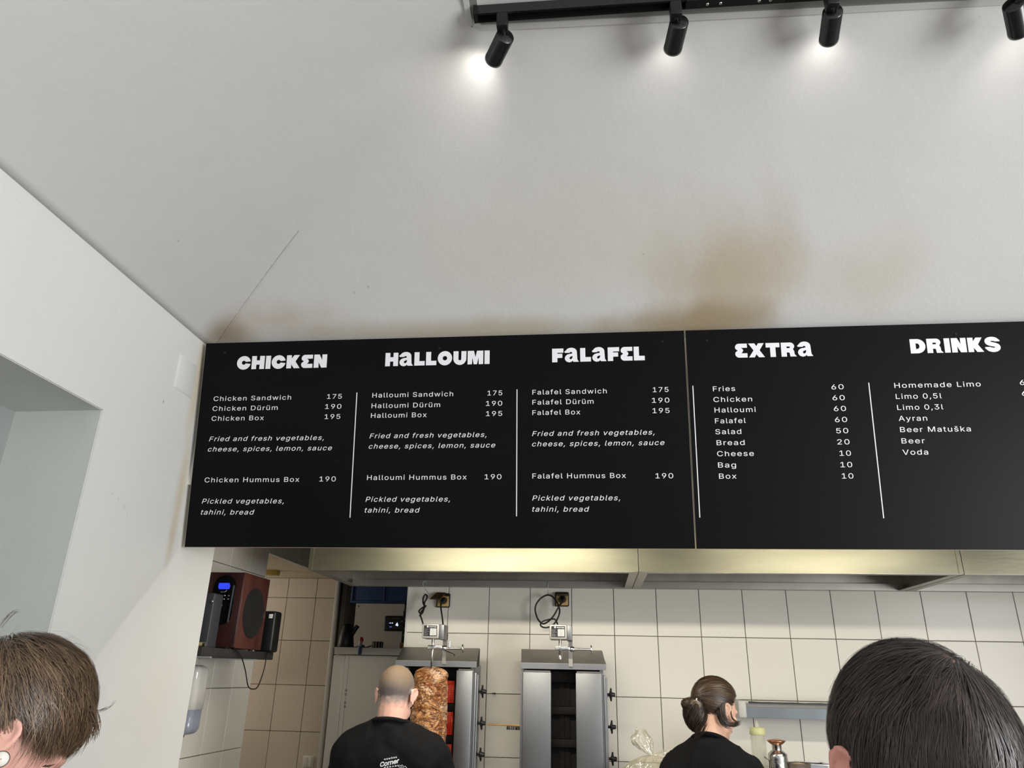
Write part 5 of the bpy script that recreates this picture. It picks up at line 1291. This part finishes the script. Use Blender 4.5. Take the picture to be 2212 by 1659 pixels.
    mt_ = MB(); E_ = lambda c, r: mt_.ell(c, r, B, 24, 14)
    E_((0,0,.93), (.180*W_,.128,.12))
    for sx in (-1, 1):
        mt_.cap_((sx*.085,0,.90), (sx*.095,.02,.49), .095, .066, B); mt_.cap_((sx*.095,.02,.49), (sx*.10,-.01,.13), .064, .055, B)
    remesh(mt_, 0.014, 3, 0.006).build('trousers', M_trouser, t)
    for sx in (-1, 1):
        mf = MB(); mf.cap_((sx*.10,-.035,.050), (sx*.12,.15,.038), .046, .036, B); mf.box((0,0,0),(0.0001,0.0001,0.0001)) if False else None
        remesh(mf, 0.007, 2).build('shoe', M_black, t)
    return t, B, body, sh_, so, nb

def hair_mat(name, c_dark, c_light, rough=0.42):
    m = bpy.data.materials.new(name); m.use_nodes = True; nt = m.node_tree; N = nt.nodes; L = nt.links; b = N['Principled BSDF']
    at = N.new('ShaderNodeAttribute'); at.attribute_name = 'tone'
    mx = N.new('ShaderNodeMix'); mx.data_type = 'RGBA'; L.new(at.outputs['Fac'], mx.inputs[0]); mx.inputs[6].default_value = c_dark; mx.inputs[7].default_value = c_light
    L.new(mx.outputs[2], b.inputs['Base Color']); b.inputs['Roughness'].default_value = rough; b.inputs['Specular IOR Level'].default_value = 0.45
    return m
class Hair:
    def __init__(s): s.v = []; s.f = []; s.t = []
    def ribbon(s, pts, nrm, wd, tone):
        n = len(pts); o = len(s.v)
        for i, p in enumerate(pts):
            tg = (pts[min(i+1, n-1)]-pts[max(i-1, 0)])
            sd = tg.cross(nrm[i])
            if sd.length < 1e-9: sd = Vector((1,0,0))
            sd.normalize(); f = i/(n-1); w_ = wd*(0.55+0.45*math.sin(min(f*2.2, PI/2)))*(1-f**3*0.9)
            s.v.append(p-sd*w_*.5); s.v.append(p+sd*w_*.5); s.t += [tone, tone]
        for i in range(n-1): s.f.append((o+2*i, o+2*i+1, o+2*i+3, o+2*i+2))
    def cap(s, M, c, r, mask, k=0.93, tone=0.0, seg=72, ring=48, amp=0.03):
        o = len(s.v); ok = {}
        for i in range(ring+1):
            th = PI*i/ring
            for j in range(seg):
                ph = 2*PI*j/seg; d = Vector((math.sin(th)*math.cos(ph), math.sin(th)*math.sin(ph), math.cos(th)))
                kk = k+amp*noise.noise(d*5)
                s.v.append(M @ Vector((c[0]+r[0]*d.x*kk, c[1]+r[1]*d.y*kk, c[2]+r[2]*d.z*kk))); s.t.append(tone); ok[(i, j)] = mask(d)
        for i in range(ring):
            for j in range(seg):
                j2 = (j+1) % seg
                if ok[(i, j)] and ok[(i+1, j)] and ok[(i, j2)] and ok[(i+1, j2)]: s.f.append((o+i*seg+j, o+(i+1)*seg+j, o+(i+1)*seg+j2, o+i*seg+j2))
    def strands(s, M, c, r, mask, flow, n, length, wd, steps=8, lift=0.004, rmin=0.95, rmax=1.03, clump=1.0, wild=0.02, end_lift=0.0, droop=0.0, tone_bias=0.0, bend=0.0):
        R3 = M.to_3x3(); cnt = 0; tries = 0
        rs = random.Random(n*7+int(length*100))
        while cnt < n and tries < n*12:
            tries += 1
            z = rs.uniform(-1, 1); ph = rs.uniform(0, 2*PI); q = math.sqrt(1-z*z); d = Vector((q*math.cos(ph), q*math.sin(ph), z))
            if not mask(d): continue
            cnt += 1
            cl = noise.noise(d*7.0*clump); cl2 = noise.noise(d*17.0*clump+Vector((5,5,5)))
            tone = max(0, min(1, 0.40+0.55*cl+0.35*cl2+rs.uniform(-.22, .22)+tone_bias))
            k0 = rs.uniform(rmin, rmax)+0.018*cl2; L_ = length*rs.uniform(.7, 1.15); pts = []; nr = []
            tw = rs.gauss(0, wild); el = end_lift*(1 if rs.random() < 0.85 else 2.2)
            dd = d.copy(); drop = 0
            for i in range(steps+1):
                f = i/steps
                kk = k0+lift/0.1*math.sin(f*PI)+el*f*f
                p = Vector((c[0]+r[0]*dd.x*kk, c[1]+r[1]*dd.y*kk, c[2]+r[2]*dd.z*kk)); pw = M @ p
                pw.z -= droop*f*f
                pts.append(pw); nn = R3 @ Vector((dd.x/r[0], dd.y/r[1], dd.z/r[2])); nr.append((nn.normalized()+Vector((rs.uniform(-.25,.25), rs.uniform(-.25,.25), rs.uniform(-.25,.25)))).normalized())
                fl = flow(dd); fl = fl-dd*fl.dot(dd)
                if fl.length > 1e-5: fl.normalize()
                sd = dd.cross(fl); cu = 0.5*noise.noise(dd*4.5+Vector((1,2,3)))*clump
                dd = (dd+(fl+sd*(tw+cu*0.5+bend*f))*(L_/steps)).normalized()
            s.ribbon(pts, nr, wd*rs.uniform(.7, 1.3), tone)
    def lock(s, pts, n, spread, wd, tone=0.4):
        """a free lock through world points"""
        rs = random.Random(int(abs(pts[0][0])*1e4)+n); C_ = catmull(pts, 5)
        for i in range(n):
            o1 = Vector((rs.gauss(0,1), rs.gauss(0,1), rs.gauss(0,1)))*spread; o2 = Vector((rs.gauss(0,1), rs.gauss(0,1), rs.gauss(0,1)))*spread*1.3
            m = len(C_); P_ = [p+o1*(1-j/(m-1))+o2*(j/(m-1)) for j, p in enumerate(C_)]
            nn = Vector((rs.uniform(-.3,.3), -1, rs.uniform(-.2,.4))).normalized()
            s.ribbon(P_, [nn]*m, wd, max(0, min(1, tone+rs.uniform(-.25,.25))))
    def build(s, name, m, parent, label=None):
        org = ORG[parent.name]; me = bpy.data.meshes.new(name); me.from_pydata([v-org for v in s.v], [], s.f)
        a = me.attributes.new('tone', 'FLOAT', 'POINT'); a.data.foreach_set('value', s.t)
        me.polygons.foreach_set('use_smooth', [True]*len(s.f)); me.materials.append(m); me.update()
        o = bpy.data.objects.new(name, me); COL.objects.link(o); o.parent = parent; ORG[o.name] = org; o['kind'] = 'stuff'
        if label: o['label'] = label
        return o
def lerp(a, b, t_): t_ = max(0, min(1, t_)); return a+(b-a)*t_
def scalp(d):      # hair grows where this holds; d in head axes
    y = d.y
    if y < -.35: thr = -.62
    elif y < .0: thr = lerp(-.62, -.12, (y+.35)/.30)
    elif y < .30: thr = lerp(-.12, -.10, y/.3)
    elif y < .55: thr = lerp(-.10, .48, (y-.3)/.25)
    else: thr = .48
    return d.z > thr

# ---- shaved man in a black T-shirt ---------------------------------
hc = atY(856, 1507, 3.5); 
Mh = frame((hc.x, 3.50, hc.z+0.014), (0.10, 1, -0.22))
t, B, body, shv, so, nb = person('person with a shaved head and black T-shirt, seen from behind at the lit kebab grill', Mh, 1.0, math.radians(86), M_skin2, M_shirt,
    ((.255, .14, 1.13), (.17, .36, 1.10)), detail=0.0055, wide=1.10, torso_up=0.018)
def buzz():
    m = bpy.data.materials.new('cropped_hair'); m.use_nodes = True; nt = m.node_tree; N = nt.nodes; L = nt.links; b = N['Principled BSDF']; b.inputs['Roughness'].default_value = 0.75
    at = N.new('ShaderNodeAttribute'); at.attribute_name = 'tone'
    r = N.new('ShaderNodeValToRGB'); e = r.color_ramp.elements; e[0].position = 0; e[0].color = srgb(214, 168, 148); e[1].position = 1; e[1].color = srgb(124, 104, 84)
    for p, c in ((0.10, srgb(184, 150, 136)), (0.26, srgb(128, 114, 109)), (0.50, srgb(112, 101, 96)), (0.68, srgb(122, 106, 90))): q = e.new(p); q.color = c
    tc = N.new('ShaderNodeTexCoord'); n = N.new('ShaderNodeTexNoise'); n.inputs['Scale'].default_value = 34; n.inputs['Detail'].default_value = 3; L.new(tc.outputs['Object'], n.inputs[0])
    n2 = N.new('ShaderNodeTexNoise'); n2.inputs['Scale'].default_value = 700; L.new(tc.outputs['Object'], n2.inputs[0])
    a1 = N.new('ShaderNodeMath'); a1.operation = 'MULTIPLY_ADD'; L.new(n.outputs[0], a1.inputs[0]); a1.inputs[1].default_value = 0.45; L.new(at.outputs['Fac'], a1.inputs[2])
    a2 = N.new('ShaderNodeMath'); a2.operation = 'SUBTRACT'; L.new(a1.outputs[0], a2.inputs[0]); a2.inputs[1].default_value = 0.225
    L.new(a2.outputs[0], r.inputs[0])
    mx = N.new('ShaderNodeMix'); mx.data_type = 'RGBA'; mx.blend_type = 'MULTIPLY'; mx.inputs[0].default_value = 0.5
    mr = N.new('ShaderNodeMapRange'); L.new(n2.outputs[0], mr.inputs[0]); mr.inputs[1].default_value = .3; mr.inputs[2].default_value = .7; mr.inputs[3].default_value = 0.6; mr.inputs[4].default_value = 1.3
    L.new(r.outputs[0], mx.inputs[6]); L.new(mr.outputs[0], mx.inputs[7]); L.new(mx.outputs[2], b.inputs['Base Color'])
    return m
Mi = Mh.inverted(); hs = 1.0
hv = {}; H = Hair(); 
nor = [Vector((0,0,0)) for _ in body.v]
loc = [Mi @ v for v in body.v]
def hz(q):
    y = q.y/hs
    if y < -.05: return -.062
    if y < .0: return lerp(-.062, .000, (y+.05)/.05)
    if y < .03: return 0.0
    return lerp(0.0, .07, (y-.03)/.04)
sel = []
for f in body.f:
    c = sum((loc[i] for i in f), Vector())/len(f)
    if (c.z/hs > hz(c)-0.004) and c.length < .2 and not (abs(c.x) > .0775*hs and c.z < .035*hs): sel.append(f)
idx = {}
for f in sel:
    a, b_, c_ = body.v[f[0]], body.v[f[1]], body.v[f[2]]; n_ = (b_-a).cross(c_-a)
    for i in f: nor[i] += n_
for f in sel:
    g = []
    for i in f:
        if i not in idx:
            idx[i] = len(H.v); e = (loc[i].z/hs-hz(loc[i]))
            nn_ = nor[i].normalized()
            H.v.append(body.v[i]+nn_*(0.0003+0.0012*max(0, min(1, e/0.05)))); H.t.append(max(0, min(1, e/0.125)))
        g.append(idx[i])
    H.f.append(tuple(g))
H.build('hair', buzz(), t, 'very short brown hair shaved to stubble at the nape')
# chest print on the back of the shirt
bvh = BVHTree.FromPolygons(shv.v, shv.f)
def on_shirt(px, py):
    d = ray(px, py).normalized(); h = bvh.ray_cast(Vector((0,0,0)), d)
    return (h[0]-d*0.0025) if h[0] else atY(px, py, 3.38)
M_shp = mat('white_screen_print', srgb(222, 222, 224), 0.7)
def print_text(s, x0, y0, x1, y1, hpx, bold, shear, sp, name):
    vs_, fs_ = text_mesh(s, bold, shear, sp); mn = min(v.x for v in vs_); mx_ = max(v.x for v in vs_)
    dx, dy = (x1-x0), (y1-y0); L_ = math.hypot(dx, dy); ux, uy = dx/L_, dy/L_
    k = L_/(mx_-mn); mb = MB(); pts = []
    for v in vs_:
        a = (v.x-mn)*k; b_ = v.y*hpx/0.727
        pts.append(on_shirt(x0+ux*a+uy*b_, y0+uy*a-ux*b_))
    mb.add(pts, fs_); mb.build(name, M_shp, so)
print_text('GEMÜSE', 830, 1642, 857.5, 1637, 4.2, 0.03, 0.0, 1.35, 'lettering')
print_text('Corner', 821.5, 1656.5, 864, 1647, 13.0, 0.028, 0.35, 1.0, 'lettering')
print_text('KEBAB', 830, 1659.5, 857, 1655.5, 4.0, 0.03, 0.0, 1.35, 'lettering')
mb = MB()
for pts in ([(858, 1653), (862, 1653), (867, 1655), (870, 1659), (865, 1658), (860, 1655.5), (858, 1653)], [(867, 1655), (868, 1652), (870.5, 1654), (871, 1657)], [(871, 1658), (875, 1655), (879, 1659)]):
    mb.tube([on_shirt(*p) for p in pts], 0.0009, 5)
mb.build('pepper_drawing', M_shp, so)

# ---- woman with tied up hair ---------------------------------------
M_hw = hair_mat('brown_hair', srgb(26, 18, 14), srgb(96, 74, 52), 0.42)
ear = atY(1573, 1540, 3.5); a = math.radians(33); r_ = Vector((math.sin(a), -math.cos(a), 0))
hcw = Vector(ear)-r_*0.078+Vector((0,0,0.012))
Mw = frame(hcw, (math.cos(a), math.sin(a), -0.30))
t, B, body, shv, so, nb = person('person with brown hair clipped up and black T-shirt, looking down to the right', Mw, 0.98, math.radians(70), M_skin, M_shirt,
    ((.235, .12, 1.14), (.16, .34, 1.08)), detail=0.0055, wide=0.88, shift=(-0.030, -0.045), torso_up=0.0)
H = Hair(); cw, rw = (0, -.010, .030), (.083, .106, .098)
bun = Vector((-.10, -.90, -.12)).normalized()
def scalp_w(d):
    if d.y > .30: return d.z > lerp(-.15, .42, (d.y-.3)/.35)
    if d.y > .0: return d.z > -.18
    return d.z > lerp(-.18, -.85, -d.y/.35)
H.cap(Mw, cw, rw, scalp_w, 0.96, 0.05)
H.strands(Mw, cw, rw, scalp_w, lambda d: bun-d, 5200, 1.15, 0.0022, 9, 0.003, 0.97, 1.03, 0.6, 0.03)
# hanging twisted knot behind
Mb = Mw @ Matrix.Translation((-.004, -.100, -.048)) @ Matrix.Rotation(0.35, 4, 'X')
H.cap(Mb, (0,0,0), (.052, .044, .068), lambda d: True, 0.95, 0.03, 36, 24, 0.10)
H.strands(Mb, (0,0,0), (.052, .044, .068), lambda d: True, lambda d: Vector((0.9*d.y, -0.9*d.x, -1)), 1500, 1.6, 0.0022, 9, 0.006, 0.96, 1.08, 1.4, 0.12, tone_bias=-.15)
Mb2 = Mw @ Matrix.Translation((-.012, -.132, -.022))
H.cap(Mb2, (0,0,0), (.034, .028, .024), lambda d: True, 0.95, 0.05, 30, 20, 0.12)
H.strands(Mb2, (0,0,0), (.034, .028, .024), lambda d: True, lambda d: Vector((-1.0, 0.3*d.z, -0.4*d.y)), 700, 1.6, 0.0020, 8, 0.006, 0.96, 1.12, 1.4, 0.15, tone_bias=-.05)
g7w = lambda x, y: (1440+x/5.53, 1440+y/5.53)
def W_(x, y, Y): return atY(*g7w(x, y), Y)
H.lock([W_(640,400,3.50), W_(650,520,3.47), W_(665,620,3.455), W_(730,680,3.46), W_(800,695,3.48), W_(870,665,3.51)], 90, .0040, .0018, .12)
H.lock([W_(660,380,3.50), W_(675,500,3.47), W_(690,600,3.455), W_(730,660,3.46)], 90, .0045, .0018, .18)
H.lock([W_(620,420,3.50), W_(620,540,3.48), W_(650,640,3.46), W_(700,690,3.46), W_(760,712,3.47)], 80, .0050, .0018, .10)
H.lock([W_(770,440,3.50), W_(766,540,3.50), W_(785,620,3.51), W_(850,672,3.53)], 26, .0016, .0014, .3)
for L_ in ([(440,640),(440,740),(380,820),(330,870),(350,905)], [(420,700),(400,770),(350,830)], [(400,690),(370,740),(335,760)], [(330,500),(300,560),(320,640),(340,700)], [(300,460),(270,490),(262,525)], [(370,700),(350,790),(345,850)],
           [(480,680),(450,760),(400,830),(360,850)]):
    H.lock([W_(x, y, 3.42+0.01*i) for i, (x, y) in enumerate(L_)], 12, .0035, .0012, .15)
H.lock([W_(330,160+20,3.5)+Vector((0,0,-.006)), W_(420,120+45,3.5), W_(560,152,3.52)], 3, .001, .0009, .3)
H.build('hair', M_hw, t, 'brown hair twisted up with loose strands at the nape')
# claw clip
M_clip = mat('shiny_taupe_clip', srgb(150, 132, 112), 0.2, coat=0.5)
tc_ = thing('hair_clip', 'shiny taupe hair clip holding the woman\'s knot of hair', 'hair clip', W_(350, 430, 3.40))
tc_['label'] = 'shiny taupe clip in the brown knot of hair'
MB().tube(catmull([W_(300,445,3.405), W_(325,412,3.39), W_(360,412,3.385), W_(392,440,3.39), W_(402,478,3.40)], 6), [0.0035]*25, 10).build('arm', M_clip, tc_)
MB().tube(catmull([W_(318,455,3.405), W_(345,430,3.388), W_(378,445,3.385), W_(395,490,3.40)], 6), 0.0028, 10).build('arm', M_clip, tc_)
MB().tube([W_(352,415,3.39), W_(362,380,3.395)], 0.003, 8).build('spring', M_chrome, tc_)

# ---- dark haired man, close, right ----------------------------------
M_hr = hair_mat('dark_brown_hair', srgb(22, 17, 15), srgb(84, 72, 66), 0.40)
M_skr = mat('ruddy_skin', srgb(224, 158, 142), 0.5, var=0.15, vscale=20)
D_ = 0.93; c_ = atY(1996, 1650, D_)
Mr = frame(c_, (-0.10, 1, -0.10), roll=math.radians(-5))
t, B, body, shv, so, nb = person('person with thick dark brown hair, close at the right, seen from behind', Mr, 1.02, math.radians(92), M_skr, mat('navy_cotton', srgb(40, 44, 58), 0.85), 
    ((.25, -.02, 1.10), (.26, .10, .86)), detail=0.0055, wide=1.08, torso_up=-0.03)
H = Hair(); cr_, rr_ = (0, -.010, .017), (.087, .110, .106)
Mri = Mr.inverted()
wpt = (Mri @ atY(2072, 1442, D_-0.055))-Vector(cr_); wh = Vector((wpt.x/rr_[0], wpt.y/rr_[1], wpt.z/rr_[2])).normalized()
def scalp_r(d):
    if d.y > .2: return d.z > lerp(-.15, .45, (d.y-.2)/.4)
    if d.y > -.05: return d.z > -.02
    if d.y > -.35: return d.z > lerp(-.02, -.85, (-.05-d.y)/.3)
    return d.z > -.92
def flow_r(d):
    e = d-wh; e = e-d*e.dot(d); s_ = d.cross(e)
    g = Vector((0, 0.35, -0.25)) if d.z > 0.3 else Vector((0, 0.15, -0.9))
    return e.normalized()+s_.normalized()*0.55*math.exp(-(d-wh).length*2.0)+g*min(1, (d-wh).length)
H.cap(Mr, cr_, rr_, scalp_r, 0.985, 0.0, 96, 64, 0.015)
H.strands(Mr, cr_, rr_, scalp_r, flow_r, 23000, 0.50, 0.00080, 8, 0.0015, 0.98, 1.02, 1.0, 0.10, 0.018)
H.strands(Mr, cr_, rr_, lambda d: scalp_r(d) and d.z > .35 and d.y > -.2, flow_r, 5500, 0.55, 0.0008, 8, 0.003, 0.97, 1.02, 1.6, 0.22, 0.02)
H.strands(Mr, cr_, rr_, scalp_r, flow_r, 260, 0.4, 0.0005, 8, 0.004, 0.98, 1.02, 1.5, 0.4, 0.04)
H.build('hair', M_hr, t, 'thick dark brown hair with a crown whorl')

# ---- boyish customer, left, in profile looking down -------------------
M_hb = hair_mat('light_brown_hair', srgb(44, 32, 25), srgb(140, 114, 88), 0.42)
D_ = 1.05; ear = atY(30, 1600, D_); a = math.radians(47); r_ = Vector((math.sin(a), -math.cos(a), 0))
Ml = frame(ear-r_*0.078, (math.cos(a), math.sin(a), -0.62), roll=math.radians(0))
t, B, body, shv, so, nb = person('person with tousled light brown hair at the left edge, looking down', Ml, 0.94, math.radians(36), M_skr if False else mat('pink_skin', srgb(226, 172, 156), 0.5, var=0.12, vscale=20), mat('grey_cotton', srgb(120, 122, 126), 0.85),
    ((.24, .05, 1.12), (.16, .30, 1.15)), detail=0.0055, wide=0.95, shift=(-0.02, -0.02), torso_up=-0.02)
H = Hair(); cl_, rl_ = (0, -.018, .036), (.086, .102, .104)
whl = Vector((.15, -.75, .65)).normalized()
def scalp_l(d):
    if d.y > .30: return d.z > lerp(-.05, .25, (d.y-.3)/.35)
    if d.y > -.25: return d.z > -.02
    return d.z > lerp(-.08, -.85, (-.25-d.y)/.3)
def flow_l(d):
    e = d-whl; e = e-d*e.dot(d)
    return e.normalized()+Vector((0, .4, -.35 if d.y > .2 else -.15))
H.cap(Ml, cl_, rl_, scalp_l, 0.92, 0.05, 90, 60, 0.05)
H.strands(Ml, cl_, rl_, scalp_l, flow_l, 19000, 0.55, 0.00095, 9, 0.0025, 0.92, 1.01, 1.1, 0.15, 0.02, 0.002)
H.strands(Ml, cl_, rl_, lambda d: scalp_l(d) and d.y > .0 and d.z > .0, flow_l, 4500, 0.6, 0.0009, 10, 0.005, 0.97, 1.02, 1.6, 0.3, 0.03, 0.006)
H.strands(Ml, cl_, rl_, scalp_l, flow_l, 350, 0.6, 0.0005, 9, 0.006, 0.98, 1.03, 1.5, 0.6, 0.08)
g8 = lambda x, y: (x/3.324, 1160+y/3.324)
def L2(x, y, Y): return atY(*g8(x, y), Y)
fy = D_+0.07
for L_ in ([(560,1080),(620,1180),(660,1280),(672,1360),(645,1440)], [(520,1150),(590,1260),(630,1370),(620,1440)], [(470,1200),(540,1320),(570,1430),(520,1510)], [(420,1250),(490,1380),(520,1480),(440,1548)], [(500,1180),(560,1290),(600,1400),(570,1470),(500,1530)]):
    H.lock([L2(x, y, fy+0.02) for x, y in L_], 60, .0045, .0014, .5)
for L_ in ([(620,1215),(680,1245),(760,1230),(805,1200),(830,1160)], [(640,1240),(700,1248),(770,1222)], [(560,1050),(620,1075),(690,1120)], [(0,640),(60,560),(110,530),(140,528)], [(10,650),(90,560),(130,540)], [(20,600),(60,570),(80,555)], [(380,760),(430,820),(440,870)], [(600,1330),(680,1340),(720,1325)]):
    H.lock([L2(x, y, fy) for x, y in L_], 4, .0012, .0006, .3)
H.build('hair', M_hb, t, 'tousled light brown hair falling forward in tips')
# eyelashes and brow on the profile
mb = MB()
for i in range(9):
    p = L2(300+i*3, 1648-i*1.2, D_+0.035); mb.tube([p, p+Vector((0.006+0.0006*i, 0, -0.001+0.0008*math.sin(i))), p+Vector((0.010+0.0006*i, 0, 0.002))], 0.00022, 4)
mb.build('eyelashes', M_hb_ if False else mat('lash_black', srgb(20, 14, 12), 0.5), t, kind='stuff')
c = atY(2, 1640, D_-0.045)
te = thing('earphone', 'white round earphone with dark rim below the left customer\'s ear', 'earphone', c)
te['label'] = 'white round earphone with dark rim at the left picture edge'
ax = -ray(2, 1640).normalized()
MB().lathe([(0.007, -0.010), (0.0095, -0.003), (0.008, 0.0), (0.001, 0.002)], c, 24, ax, cap=False).build('shell', M_gw, te)
MB().lathe([(0.0080, -0.0015), (0.0102, -0.004), (0.0100, -0.007)], c, 24, ax, cap=False).build('rim', M_black, te)
